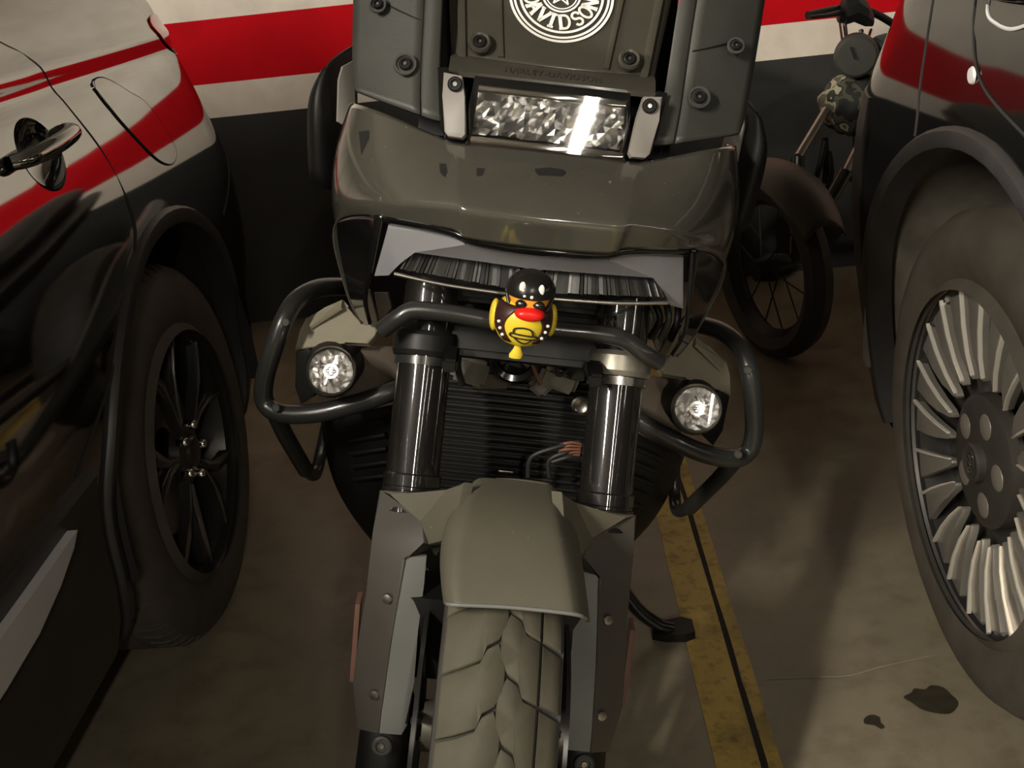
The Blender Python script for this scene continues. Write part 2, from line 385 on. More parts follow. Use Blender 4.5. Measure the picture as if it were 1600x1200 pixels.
for sgn in (1, -1):
    for q, poly in enumerate(polys if sgn > 0 else [[(.001, .0050), (.016, -.0030), (.044, -.0030), (.0625, .0050), (.056, .016), (.042, .022), (.034, .040), (.028, .058), (-.034, .058), (-.028, .040), (-.020, .020), (-.006, .016)]]):
        pp = [(s + (.0 if sgn > 0 else .033), t * sgn) for s, t in poly]
        b0 = tread_block(pp, 'tread_block'); b0.location = (0, AXY, AXZ)
        for k in range(1, PN):
            copy_of(b0, bike, location=(0, AXY, AXZ), rotation_euler=(pitch * k, 0, 0))
lathe('front_rim', [(.215, -.048), (.221, -.050), (.217, -.042), (.201, -.038), (.187, -.012), (.187, .012), (.201, .038), (.217, .042), (.221, .050), (.215, .048), (.177, .012), (.177, -.012)], (0, AXY, AXZ), (1, 0, 0), 'black_plastic', bike, 64, closed=True)
lathe('front_hub', [(.0, -.075), (.03, -.075), (.03, -.045), (.045, -.04), (.045, .04), (.03, .045), (.03, .075), (0, .075)], (0, AXY, AXZ), (1, 0, 0), 'alu', bike, 24)
for k in range(10):
    a = 2 * pi * k / 10; d = Vector((0, cos(a), sin(a))); s_ = .018 * (1 if k % 2 else -1)
    tube('wheel_spoke', [Vector((s_, AXY, AXZ)) + d * .04, Vector((s_ * .7, AXY, AXZ)) + d * .11, Vector((0, AXY, AXZ)) + d * .18], [.013, .010, .011], 'black_plastic', bike, 8, 3)
for s in (-1, 1):
    dsc = lathe('brake_disc', [(.095, -.0025), (.145, -.0025), (.145, .0025), (.095, .0025)], (s * .082, AXY, AXZ), (1, 0, 0), 'alloy_dark', bike, 48, closed=True)
    for k in range(6):
        a = 2 * pi * k / 6
        tube('disc_carrier', [(s * .080, .03 * cos(a) + AXY, AXZ + .03 * sin(a)), (s * .082, .098 * cos(a + .3) + AXY, AXZ + .098 * sin(a + .3))], .006, 'black_plastic', dsc, 6, 0)
    cal = loft('brake_caliper', [[(s * x, AXY + .065 + y, AXZ + .10 + z) for y, z in ((-.035, -.055), (.035, -.055), (.045, 0), (.03, .055), (-.03, .055), (-.045, 0))] for x in (.062, .070, .098, .104)], 'black_plastic', bike)
# --- fork
for s in (-1, 1):
    fx = s * .118
    ft = lathe('fork_tube', [(0, -.02), (.0320, -.02), (.0325, 0), (.0325, .30), (0, .30)], fork_at(fx, .545), FAX, 'fork_black', bike, 40)
    lathe('tube_collar', [(.033, -.035), (.0355, -.034), (.0355, -.009), (.0340, -.0075), (.0340, -.0045), (.0352, -.003), (.0352, .010), (.0325, .012)], fork_at(fx, .547), FAX, 'fork_black', ft, 40)
    lathe('inner_tube', [(0, -.36), (.0235, -.36), (.0235, .02), (0, .02)], fork_at(fx, .545), FAX, 'steel', ft, 28)
    lathe('fork_foot', [(0, -.06), (.028, -.06), (.032, -.03), (.030, .06), (.026, .07), (0, .07)], fork_at(fx, .262, .0), FAX, 'black_plastic', ft, 20)
    bq = (-0.1189, -0.1077, 0.2828); screw((bq[0] if s < 0 else -bq[0], bq[1], bq[2]), (s * .1, -1, .35), .0120, ft, 'grey_plastic')
    lc = lathe('fork_clamp', [(.032, -.016), (.038, -.016), (.0405, -.010), (.0405, .008), (.038, .014), (.032, .014)], fork_at(fx, .700), FAX, 'alu' if s > 0 else 'black_plastic', bike, 32, 15)
    lathe('clamp_ring', [(.032, -.005), (.0365, -.005), (.0365, .005), (.032, .005)], fork_at(fx, .680), FAX, 'tube_black' if s < 0 else 'steel', lc, 32)
    lathe('fork_cap', [(0, .06), (.026, .06), (.029, .05), (.031, .0), (.031, -.06), (0, -.06)], fork_at(fx, .80), FAX, 'grey_plastic' if s < 0 else 'black_plastic', bike, 32)
box('lower_triple_clamp', fork_at(0, .70, -.02), (.20, .06, .036), 'black_plastic', bike, .008, Matrix.Rotation(radians(-25), 3, 'X'))
box('upper_triple_clamp', fork_at(0, .86, -.02), (.27, .06, .03), 'black_plastic', bike, .008, Matrix.Rotation(radians(-25), 3, 'X'))
# fork leg guards (left side traced on the leg's own plane, mirrored for the other leg)
gf = [(-0.1169, -0.0214, 0.4873), (-0.0889, -0.0157, 0.4887), (-0.0894, -0.0291, 0.46), (-0.0909, -0.0535, 0.4076), (-0.0892, -0.0786, 0.3537), (-0.0908, -0.1005, 0.311), (-0.0967, -0.1085, 0.3003), (-0.1233, -0.1121, 0.3033), (-0.1232, -0.0975, 0.3347), (-0.1208, -0.0684, 0.3971)]
go = [(-0.154, 0.0188, 0.5499), (-0.1169, 0.0047, 0.5584), (-0.0985, 0.0016, 0.5365), (-0.0916, -0.014, 0.5031), (-0.1167, -0.0228, 0.4865), (-0.1208, -0.0691, 0.3977), (-0.1232, -0.0982, 0.3353), (-0.1247, -0.1129, 0.3038), (-0.1512, -0.0861, 0.2839), (-0.1638, -0.0561, 0.327), (-0.1616, -0.0344, 0.3735), (-0.1583, -0.0106, 0.4245), (-0.1581, 0.017, 0.4944)]
gb = [(-0.0991, 0.014, 0.531), (-0.0704, 0.0224, 0.5276), (-0.0643, 0.0208, 0.5027), (-0.078, 0.0002, 0.4799), (-0.0905, -0.0023, 0.496)]
gt = [(-0.1538, 0.0167, 0.5519), (-0.1181, 0.005, 0.5546), (-0.0722, -0.0147, 0.5766), (-0.0558, -0.0337, 0.6003), (-0.0587, -0.0648, 0.5872), (-0.0687, -0.0648, 0.5551), (-0.0747, -0.0548, 0.5335), (-0.0897, -0.0259, 0.5098), (-0.0988, -0.0078, 0.5315)]
for s in (-1, 1):
    m_ = (lambda p: p) if s < 0 else mx
    g = plate('fork_guard', [m_(p) for p in go], .02, 'guard_dark', bike, .003)
    plate('guard_front_face', [m_(p) for p in gf], .018, 'guard', g, .004)
    plate('guard_bracket', [m_(p) for p in gb], .012, 'guard_dark', g, .002)
    plate('guard_shoulder', [m_(p) for p in gt], .014, 'olive_satin', g, .003)
    for q in ((-0.1299, -0.0386, 0.4396), (-0.1329, -0.0881, 0.3397)):
        lathe('guard_bolt', [(0, .0), (.0065, .0), (.0055, .004), (0, .005)], m_(q), (s * .3, -1, .3), 'steel', g, 12)
    a_, b_ = Vector(m_((-0.1705, -0.0008, 0.409))), Vector(m_((-0.1676, -0.0399, 0.3251)))
    rf = plate('side_reflector', [a_ + Vector((0, -.012, 0)), a_ + Vector((0, .014, 0)), b_ + Vector((0, .014, 0)), b_ + Vector((0, -.012, 0))], .006, 'pink_refl', bike, .001, (s, 0, 0))
# --- front fender: sections across, following the tyre
fp = [(737, 743, 870, 748, .05), (712, 770, 884, 778, .11), (696, 820, 899, 832, .165), (690, 870, 908, 884, .205), (693, 910, 914, 930, .225), (698, 942, 918, 967, .238)]
def FA(x, an, r): return (x, AXY - r * sin(radians(an)), AXZ + r * cos(radians(an)))
FEN = [[FA(-.062, -45, .245), FA(-.058, -45, .285), FA(-.036, -45, .303), FA(0, -45, .306), FA(.036, -45, .303), FA(.058, -45, .285), FA(.062, -45, .245)],
       [FA(-.063, -10, .245), FA(-.058, -12, .287), FA(-.038, -13, .305), FA(0, -13, .308), FA(.038, -13, .305), FA(.058, -12, .287), FA(.063, -10, .245)],
       [(-0.0568, 0.0527, 0.5117), (-0.0536, 0.0319, 0.5574), (-0.037, 0.0272, 0.5774), (0.0064, 0.0546, 0.5694), (0.0483, 0.0674, 0.5611), (0.0657, 0.0639, 0.548), (0.0783, 0.0557, 0.5207)],
       [(-0.0675, 0.0076, 0.5312), (-0.0646, -0.0482, 0.5788), (-0.046, -0.0677, 0.5959), (-0.0007, -0.0668, 0.5989), (0.045, -0.0621, 0.5957), (0.0654, -0.038, 0.5776), (0.0806, 0.0195, 0.5268)],
       [(-0.0714, -0.0737, 0.552), (-0.0693, -0.1091, 0.58), (-0.0519, -0.1268, 0.5926), (-0.0025, -0.1262, 0.5947), (0.0489, -0.1242, 0.593), (0.0689, -0.1073, 0.5802), (0.0791, -0.0782, 0.552)],
       [(-0.0709, -0.1175, 0.5485), (-0.0685, -0.1536, 0.5733), (-0.0546, -0.1688, 0.5823), (-0.0023, -0.1688, 0.5844), (0.0552, -0.1678, 0.5826), (0.0729, -0.158, 0.572), (0.0813, -0.1277, 0.5466)],
       [(-0.066, -0.151, 0.5407), (-0.0645, -0.1826, 0.5636), (-0.0541, -0.1966, 0.5719), (-0.0002, -0.1979, 0.5735), (0.0593, -0.198, 0.5713), (0.0766, -0.1891, 0.561), (0.084, -0.1609, 0.5375)],
       [(-0.0612, -0.1733, 0.5329), (-0.0598, -0.2032, 0.5546), (-0.051, -0.2158, 0.5628), (0.0021, -0.2151, 0.5654), (0.0628, -0.2138, 0.5638), (0.0786, -0.2047, 0.5538), (0.0859, -0.1781, 0.5309)]]
fen = sheet('front_fender', FEN, 'olive_satin', bike, .004, 3, (), (2, 4))
tube('fender_lip', [FEN[-1][k] for k in range(1, 6)], .0022, 'guard', fen, 8, 6)
# --- front bar carrying the toy
bar = tube('front_guard_bar', [(-0.1677, 0.081, 0.7284), (-0.1502, 0.0746, 0.7469), (-0.1318, 0.0749, 0.7582), (-0.0932, 0.071, 0.7607), (-0.0335, 0.0693, 0.7569), (0.0261, 0.0685, 0.7552), (0.0895, 0.0684, 0.7551), (0.1152, 0.071, 0.7498), (0.1374, 0.0699, 0.7367), (0.1595, 0.079, 0.7242)], .0105, 'tube_black', bike, 16, 6)
for s in (-1, 1): box('bar_mount', fork_at(s * .085, .705, .055), (.018, .05, .016), 'black_plastic', bar, .003)
# --- front cowl (beak): symmetric grid
L = [[(0.0022, 0.036, 0.8573), (-0.0801, 0.04, 0.8594), (-0.0901, 0.046, 0.8668), (-0.1359, 0.066, 0.8653), (-0.1779, 0.1, 0.8595), (-0.2198, 0.17, 0.8408), (-0.2552, 0.25, 0.8064), (-0.2646, 0.36, 0.7776)],
     [(-0.0012, 0.016, 0.8941), (-0.0851, 0.022, 0.8945), (-0.0939, 0.03, 0.8958), (-0.1376, 0.05, 0.889), (-0.182, 0.09, 0.8762), (-0.2244, 0.16, 0.8551), (-0.2593, 0.24, 0.8276), (-0.2709, 0.36, 0.7978)],
     [(-0.0015, 0.04, 0.9119), (-0.0904, 0.046, 0.9092), (-0.0984, 0.052, 0.9097), (-0.1423, 0.075, 0.9041), (-0.1871, 0.11, 0.896), (-0.2279, 0.17, 0.8803), (-0.2615, 0.245, 0.8607), (-0.274, 0.37, 0.8329)],
     [(0, 0.08, 0.9301), (-0.0965, 0.084, 0.9243), (-0.1046, 0.09, 0.9237), (-0.1476, 0.11, 0.9221), (-0.1923, 0.14, 0.9217), (-0.2303, 0.19, 0.9159), (-0.2601, 0.26, 0.9024), (-0.2715, 0.38, 0.8797)],
     [(0.0028, 0.125, 0.9459), (-0.1035, 0.13, 0.942), (-0.1112, 0.135, 0.9432), (-0.1531, 0.155, 0.9512), (-0.1953, 0.175, 0.9618), (-0.2231, 0.215, 0.9603), (-0.2455, 0.27, 0.9539), (-0.2573, 0.39, 0.9359)]]
# front is symmetric in the machine's own frame: average out the centre, mirror the rest
def sym(rows):
    out = []
    for r in rows:
        c0 = (0, r[0][1], r[0][2]); left = [p for p in r[1:]]
        out.append([p for p in reversed(left)] + [c0] + [mx(p) for p in left])
    return out
CW = sym(L)

LC = [[(-0.1782, 0.103, 0.858), (-0.22, 0.172, 0.8387), (-0.2559, 0.25, 0.8038), (-0.2646, 0.36, 0.7776)],
      [(-0.1827, 0.105, 0.8321), (-0.2172, 0.18, 0.8066), (-0.254, 0.25, 0.7785), (-0.2598, 0.36, 0.7497)],
      [(-0.1867, 0.115, 0.8019), (-0.2132, 0.185, 0.7762), (-0.2472, 0.25, 0.7551), (-0.251, 0.35, 0.7274)],
      [(-0.1929, 0.13, 0.769), (-0.2139, 0.19, 0.7445), (-0.2383, 0.25, 0.7263), (-0.2405, 0.33, 0.7029)],
      [(-0.1997, 0.155, 0.734), (-0.2138, 0.2, 0.7156), (-0.2272, 0.24, 0.7007), (-0.2281, 0.3, 0.6823)],
      [(-0.1941, 0.19, 0.6927), (-0.2004, 0.21, 0.6839), (-0.2086, 0.23, 0.6776), (-0.2093, 0.25, 0.6722)]]
LC[0] = [L[0][4], L[0][5], L[0][6], L[0][7]]
bm = bmesh.new(); cl_ = bm.edges.layers.float.new('crease_edge')
LO = [r[2:] for r in LC]
for s in (-1, 1):
    sheet('side_cowl_insert', [[(p[0] * -s, p[1] + .0015, p[2]) for p in r[:3]] for r in LC], 'black_gloss', bike, .004, 2)
under = [[(p[0], p[1] + .001, p[2] - .002) for p in CW[0][3:12]], [(p[0], p[1] + .008, p[2] - .013) for p in CW[0][3:12]], [(p[0], p[1] + .03, p[2] - .010) for p in CW[0][3:12]]]
sheet('cowl_underside', under, 'black_gloss', bike, .003, 2)
for g in [CW, LO, [[mx(p) for p in r] for r in LO]]:
    G = [[bm.verts.new(p) for p in r] for r in g]
    for i in range(len(G) - 1):
        for j in range(len(G[0]) - 1): bm.faces.new((G[i][j], G[i][j + 1], G[i + 1][j + 1], G[i + 1][j]))
    if g is CW:
        for j in range(len(G[0]) - 1):
            if 2 < j < 11: bm.edges.get((G[1][j], G[1][j + 1]))[cl_] = .8
        for j in (5, 6, 8, 9):
            for i in range(len(G) - 1): bm.edges.get((G[i][j], G[i + 1][j]))[cl_] = .35
bmesh.ops.remove_doubles(bm, verts=bm.verts[:], dist=.0004)
cowl = from_bm('front_cowl', bm, 'olive_gloss', bike, 180)
md = cowl.modifiers.new('Subsurf', 'SUBSURF'); md.levels = 3; md.render_levels = 3; md.boundary_smooth = 'PRESERVE_CORNERS'
md = cowl.modifiers.new('Solid', 'SOLIDIFY'); md.thickness = .005; md.offset = 0
# dark marks on the cowl paint, laid on its skin
from mathutils.bvhtree import BVHTree
bpy.context.view_layer.update(); _dg = bpy.context.evaluated_depsgraph_get(); _ev = cowl.evaluated_get(_dg)
_bv = BVHTree.FromObject(cowl, _dg)
def on_cowl(a, b):
    a, b = Vector(a), Vector(b); h = _bv.ray_cast(a, (b - a).normalized())
    return (h[0] + h[1] * (.0005 if h[1].dot(b - a) < 0 else -.0005)) if h[0] else b
for rays in ([((-0.0229, -0.2, 0.9898), (-0.0045, 0.3, 0.8908)), ((-0.0113, -0.2, 0.9921), (0.0136, 0.3, 0.8945)), ((0.0005, -0.2, 0.9918), (0.0322, 0.3, 0.894)), ((0.0035, -0.2, 0.9895), (0.0369, 0.3, 0.8903)), ((0.0002, -0.2, 0.9859), (0.0317, 0.3, 0.8847)), ((-0.0105, -0.2, 0.9852), (0.0149, 0.3, 0.8837)), ((-0.0196, -0.2, 0.9848), (0.0006, 0.3, 0.8829)), ((-0.0226, -0.2, 0.9871), (-0.004, 0.3, 0.8867))],
             [((-0.0711, -0.2, 0.985), (-0.0802, 0.3, 0.8833)), ((-0.0648, -0.2, 0.9857), (-0.0702, 0.3, 0.8844)), ((-0.0649, -0.2, 0.9814), (-0.0704, 0.3, 0.8777)), ((-0.0678, -0.2, 0.9784), (-0.075, 0.3, 0.873)), ((-0.0711, -0.2, 0.9791), (-0.0801, 0.3, 0.8741))],
             [((-0.1027, -0.2, 0.9853), (-0.1297, 0.3, 0.8838)), ((-0.0974, -0.2, 0.9859), (-0.1214, 0.3, 0.8847)), ((-0.0953, -0.2, 0.9797), (-0.1181, 0.3, 0.875)), ((-0.097, -0.2, 0.9741), (-0.1207, 0.3, 0.8662)), ((-0.101, -0.2, 0.978), (-0.1271, 0.3, 0.8723))],
             [((-0.1703, -0.2, 1.0043), (-0.2357, 0.3, 0.9136)), ((-0.162, -0.2, 1.0062), (-0.2226, 0.3, 0.9166)), ((-0.1616, -0.2, 0.999), (-0.222, 0.3, 0.9052)), ((-0.1672, -0.2, 0.9857), (-0.2308, 0.3, 0.8844))]):
    pts = [on_cowl(a, b) for a, b in rays]
    ctr = sum(pts, Vector()) / len(pts); n_ = len(pts)
    from_py('paint_mark', pts + [ctr], [(i_, (i_ + 1) % n_, n_) for i_ in range(n_)], 'dark_print', cowl, 180)
# --- headlight
SUR = [(-0.1716, 0.105, 0.8432), (-0.1301, 0.078, 0.8511), (-0.092, 0.062, 0.8536), (-0.0796, 0.056, 0.8464), (0.0039, 0.052, 0.845)]
SUR_IN = [(0.0073, 0.075, 0.8206), (-0.0223, 0.076, 0.8231), (-0.1388, 0.092, 0.8231), (-0.1549, 0.105, 0.8029), (-0.1671, 0.118, 0.7828), (-0.1862, 0.128, 0.7768)]
half = SUR + SUR_IN
full = [p for p in half] 
lft = [(p[0], p[1], p[2]) for p in half]
cz = lambda p: (0, p[1], p[2])
outer = [mx(p) for p in reversed(SUR[:-1])]
hs = thing_parts = None
ring = [lft[10], lft[0], lft[1], lft[2], lft[3], cz(lft[4])] + [mx(lft[k]) for k in (3, 2, 1, 0, 10, 9, 8, 7, 6)] + [cz(lft[5])] + [lft[k] for k in (6, 7, 8, 9)]
sur = plate('headlight_surround', ring, .012, 'bezel_grey', bike, .0015)
for s in (-1, 1):
    m_ = (lambda p: p) if s < 0 else mx
    LT = [m_((-0.1449, 0.105, 0.8187)), m_((-0.085, 0.098, 0.8189)), m_((-0.0165, 0.095, 0.8173))]
    LB = [m_((-0.1554, 0.092, 0.7975)), m_((-0.0969, 0.086, 0.7927)), m_((-0.0135, 0.083, 0.7904))]
    hl = plate('headlight_lens', [LT[0], LT[1], LT[2], LB[2], LB[1], LB[0]], .003, 'lens_smoke', sur, 0)
    off = Vector((0, .010, 0)); bm = bmesh.new()
    for k in range(30):
        t = (k + .5) / 30; a = Vector(LT[0]).lerp(Vector(LT[2]), t) + off; b = Vector(LB[0]).lerp(Vector(LB[2]), t) + off
        wd = Vector((.0022 * random.uniform(.5, 1.4), 0, 0)); dy = Vector((0, random.uniform(-.012, .004), 0)); dz = Vector((0, 0, random.uniform(-.003, 0)))
        vs = [bm.verts.new(q) for q in (a - wd, a + wd, b + wd + dy * .3, b - wd + dy * .3)] + [bm.verts.new(q + Vector((0, .004, 0))) for q in (a - wd, a + wd, b + wd, b - wd)]
        for f in ((0, 1, 2, 3), (7, 6, 5, 4), (0, 4, 5, 1), (1, 5, 6, 2), (2, 6, 7, 3), (3, 7, 4, 0)): bm.faces.new([vs[i] for i in f])
    from_bm('reflector_slats', bm, 'reflector_dim', hl, 20, False)
    plate('lamp_backing', [Vector(p) + Vector((0, .018, 0)) for p in (LT[0], LT[2], LB[2], LB[0])], .01, 'black_gloss', hl)
    tube('lower_bezel', [m_((-0.1595, 0.09, 0.7946)), m_((-0.0964, 0.083, 0.7898)), m_((-0.0132, 0.08, 0.7876))], .0026, 'steel', sur, 8, 4)
box('lamp_divider', (-0.0035, 0.112, 0.7956), (.02, .02, .034), 'black_plastic', sur, .002)
box('headlight_housing', (0.0026, 0.2, 0.7771), (.27, .10, .06), 'black_plastic', bike, .01)
# --- instrument shield: plane leaning back
def SP(x, z, off=0): return (x, .17 - off + (z - .93) * .7, z)
SH = [(-0.1203, 0.2243, 1.0218), (-0.1275, 0.2508, 1.0598), (-0.1387, 0.2994, 1.1292), (-0.1514, 0.3597, 1.2152)]
shl = [(p[0], p[1], p[2]) for p in SH]
rows = []
for p in shl: rows.append([(p[0], p[1] + .004, p[2]), (p[0] * .55, p[1] - .004, p[2]), (0, p[1] - .006, p[2]), (-p[0] * .55, p[1] - .004, p[2]), (-p[0], p[1] + .004, p[2])])
shield = sheet('wind_shield', rows, 'shield', bike, .006, 2)
for s in (-1, 1):
    for q, (pa, pb) in enumerate(((((-0.1083, 0.2196, 1.0265)), ((-0.1344, 0.3476, 1.2094))), (((-0.0627, 0.2219, 1.0342)), ((-0.0899, 0.348, 1.2142))))):
        a, b = Vector(pa), Vector(pb)
        if s > 0: a.x *= -1; b.x *= -1
        d = Vector((.0048 if q == 0 else .0035, 0, 0)); plate('shield_rib', [a - d, a + d, b + d, b - d], .008, 'shield', shield, .0018)
    bs = Vector((-0.0891, 0.2282, 1.0446)); bs.x *= 1 if s < 0 else -1
    bo = lathe('mount_boss', [(.0, 0), (.0135, 0), (.0135, .005), (.0115, .0075), (.0085, .0065), (.0085, .003), (0, .003)], bs, (0, -.82, .57), 'shield', shield, 24)
    screw(bs + Vector((0, -.0025, .002)), (0, -.82, .57), .0075, bo)
# visor strip over the lamp bar, with raised lettering
VT = [(-0.12, 0.2145, 1.025), (-0.1132, 0.181, 1.0199)]
vx = abs(VT[0][0]); vz = VT[0][2]; vy = VT[0][1]
vis = loft('lamp_visor', [[(x, vy + .004 + dy, vz + dz) for dy, dz in ((.012, .006), (-.006, .002), (-.022, -.010), (-.022, -.016), (-.004, -.013), (.012, -.008))] for x in (-vx - .002, -vx + .006, 0, vx - .006, vx + .002)], 'shield', bike, True, 0, 25)
def text_mesh(name, body, size, mat, parent, loc, xdir, ydir, ext=.0006, off=0.0):
    cu = bpy.data.curves.new('t', 'FONT'); cu.body = body; cu.size = size; cu.extrude = ext; cu.align_x = 'CENTER'; cu.align_y = 'CENTER'; cu.offset = off; cu.space_character = 1.15
    to = bpy.data.objects.new('t', cu); COL.objects.link(to); bpy.context.view_layer.update()
    me = bpy.data.meshes.new_from_object(to.evaluated_get(bpy.context.evaluated_depsgraph_get())); bpy.data.objects.remove(to)
    X, Yv = Vector(xdir).normalized(), Vector(ydir).normalized(); Zv = X.cross(Yv)
    m = Matrix((( X.x, Yv.x, Zv.x, loc[0]), (X.y, Yv.y, Zv.y, loc[1]), (X.z, Yv.z, Zv.z, loc[2]), (0, 0, 0, 1)))
    me.transform(m); me.name = name; me.materials.clear(); me.materials.append(M[mat])
    return link(bpy.data.objects.new(name, me), parent)
text_mesh('raised_lettering', 'HARLEY-DAVIDSON', .0115, 'emboss', vis, (0, vy - .0102, vz - .0035), (1, 0, 0), (0, .8, .6), .0006, .0002)
# round print on the shield
RC = Vector((0, 0, 0)); cpt = (0.0087, 0.2757, 1.1074); RC = Vector((0.002, cpt[1] - .0015, cpt[2])); sx_, sy_ = Vector((1, 0, 0)), Vector((0, .573, .819)); sn_ = sx_.cross(sy_)
px_ = .000757
def on_print(u, v, d=0): return RC + sx_ * u + sy_ * v + sn_ * d
bmr = bmesh.new()
for r0, r1 in ((84, 79.8), (77.3, 73.6), (68, 64), (31.5, 28.3), (26, 24)):
    for k in range(72):
        a0, a1 = 2 * pi * k / 72, 2 * pi * (k + 1) / 72
        bmr.faces.new([bmr.verts.new(on_print(r * px_ * cos(a), r * px_ * sin(a), .0008)) for r, a in ((r0, a0), (r0, a1), (r1, a1), (r1, a0))])
def ribbon(bm, pts, wd, place):
    P = [Vector((*p, 0)) for p in pts]
    for a, b in zip(P, P[1:]):
        d = (b - a).normalized(); n = Vector((-d.y, d.x, 0)) * wd / 2; e = d * wd * .12
        bm.faces.new([bm.verts.new(place(q.x, q.y)) for q in (a - n - e, b - n + e, b + n + e, a + n - e)])
st = [(20 * px_ * cos(pi / 2 + 4 * pi * k / 5), 20 * px_ * sin(pi / 2 + 4 * pi * k / 5)) for k in range(6)]
ribbon(bmr, st, 2.6 * px_, lambda x, y: on_print(x, y, .0009))
arc = lambda cx, cy, rx, ry, a0, a1, n=12: [(cx + rx * cos(radians(a0 + (a1 - a0) * i / n)), cy + ry * sin(radians(a0 + (a1 - a0) * i / n))) for i in range(n + 1)]
GLY = {'D': [[(-.28, -.42), (-.28, .42)], [(-.40, .42), (.0, .42)] + arc(0, 0, .32, .42, 90, -90) + [(-.40, -.42)]],
       'A': [[(-.30, -.42), (0, .42)], [(0, .42), (.30, -.42)], [(-.17, -.12), (.17, -.12)], [(-.42, -.42), (-.18, -.42)], [(.18, -.42), (.42, -.42)]],
       'V': [[(-.30, .42), (0, -.42)], [(0, -.42), (.30, .42)], [(-.42, .42), (-.18, .42)], [(.18, .42), (.42, .42)]],
       'I': [[(0, -.42), (0, .42)], [(-.18, .42), (.18, .42)], [(-.18, -.42), (.18, -.42)]],
       'S': [[(.26, .22)] + arc(0, .21, .25, .21, 20, 270) + arc(0, -.21, .25, .21, 90, -160)],
       'O': [arc(0, 0, .30, .42, 0, 360, 20)],
       'N': [[(-.27, -.42), (-.27, .42)], [(-.27, .42), (.27, -.42)], [(.27, -.42), (.27, .42)], [(-.40, .42), (-.2, .42)], [(.15, .42), (.40, .42)], [(-.40, -.42), (-.15, -.42)]]}
for ch, an in zip('DAVIDSON', (-75, -56, -33, -13.5, 10.5, 36, 57, 78)):
    a = radians(an); hgt = 27 * px_; rad = 48 * px_; wx = .88
    ctr = Vector((sin(a) * rad, -cos(a) * rad)); ux = Vector((cos(a), sin(a))); uy = Vector((-sin(a), cos(a)))
    for strk in GLY[ch]:
        ribbon(bmr, [(x * hgt * wx, y * hgt) for x, y in strk], (.205 if abs(strk[0][0] - strk[-1][0]) < .65 and len(strk) < 3 and strk[0][1] != strk[-1][1] else .15) * hgt, lambda x, y: on_print(*(ctr + ux * x + uy * y), .0009))
from_bm('round_print', bmr, 'white_print', shield, 30, False)
# --- lamp bar under the visor
lb = {'TL': (-0.0813, 0.1495, 1.0079), 'BL': (-0.0864, 0.1337, 0.9447)}
lx, lzt, lzb = abs(lb['TL'][0]) + .003, lb['TL'][2], lb['BL'][2]; lyt, lyb = lb['TL'][1], lb['BL'][1]
def LP(u, v, d=0): return (u * (lx + (1 - v) * .004), lyb + (lyt - lyb) * v + d, lzb + (lzt - lzb) * v)
lamp = plate('lamp_bar', [LP(-1.14, -.08, .02), LP(1.14, -.08, .02), LP(1.08, 1.12, .02), LP(-1.08, 1.12, .02)], .05, 'black_gloss', bike, .004)
plate('shield_backing', [(-.155, .215, .935), (.155, .215, .935), (.150, .42, 1.24), (-.150, .42, 1.24)], .012, 'black_plastic', bike, .004)
for v0, v1, nm in ((.88, 1.0, 'upper_chrome_strip'), (-.02, .13, 'lower_chrome_strip')):
    plate(nm, [LP(-1, v0), LP(1, v0), LP(1, v1), LP(-1, v1)], .02, 'chrome', lamp, .0015)
bm = bmesh.new(); nu, nv = 24, 6; gv = {}
for i in range(nu + 1):
    for j in range(nv + 1):
        gv[i, j] = bm.verts.new(LP(-.99 + 1.98 * i / nu + (random.uniform(-.02, .02) if 0 < i < nu else 0), .14 + .72 * j / nv + (random.uniform(-.02, .02) if 0 < j < nv else 0), .012 + random.uniform(-.007, .006)))
for i in range(nu):
    for j in range(nv): bm.faces.new((gv[i, j], gv[i + 1, j], gv[i + 1, j + 1])); bm.faces.new((gv[i, j], gv[i + 1, j + 1], gv[i, j + 1]))
from_bm('faceted_reflector', bm, 'reflector', lamp, 30, False)
plate('lamp_lens', [LP(-1.02, -.02, -.002), LP(1.02, -.02, -.002), LP(1.02, 1.02, -.002), LP(-1.02, 1.02, -.002)], .002, 'lens', lamp)
# brackets either side of the lamp
br = [(-0.1253, 0.1552, 1.0172), (-0.104, 0.1546, 1.0154), (-0.0987, 0.1434, 0.9948), (-0.0937, 0.1294, 0.9548), (-0.0969, 0.1281, 0.9503), (-0.113, 0.1301, 0.9504), (-0.1178, 0.1316, 0.9553), (-0.124, 0.1455, 0.9918)]
for s in (-1, 1):
    m_ = (lambda p: p) if s < 0 else mx
    b = plate('lamp_bracket', [m_(p) for p in br], .012, 'bracket', bike, .0025)
    screw(m_((-0.1109, 0.1491, 1.0055)), (0, -.95, .3), .0085, b)
    plate('bracket_shadow_gap', [m_(p) for p in ((-0.1337, 0.1805, 1.0185), (-0.122, 0.1809, 1.0197), (-0.0874, 0.1474, 0.9414), (-0.0964, 0.1457, 0.9356), (-0.1162, 0.1472, 0.9405), (-0.1253, 0.1583, 0.961))], .02, 'black_gloss', b)
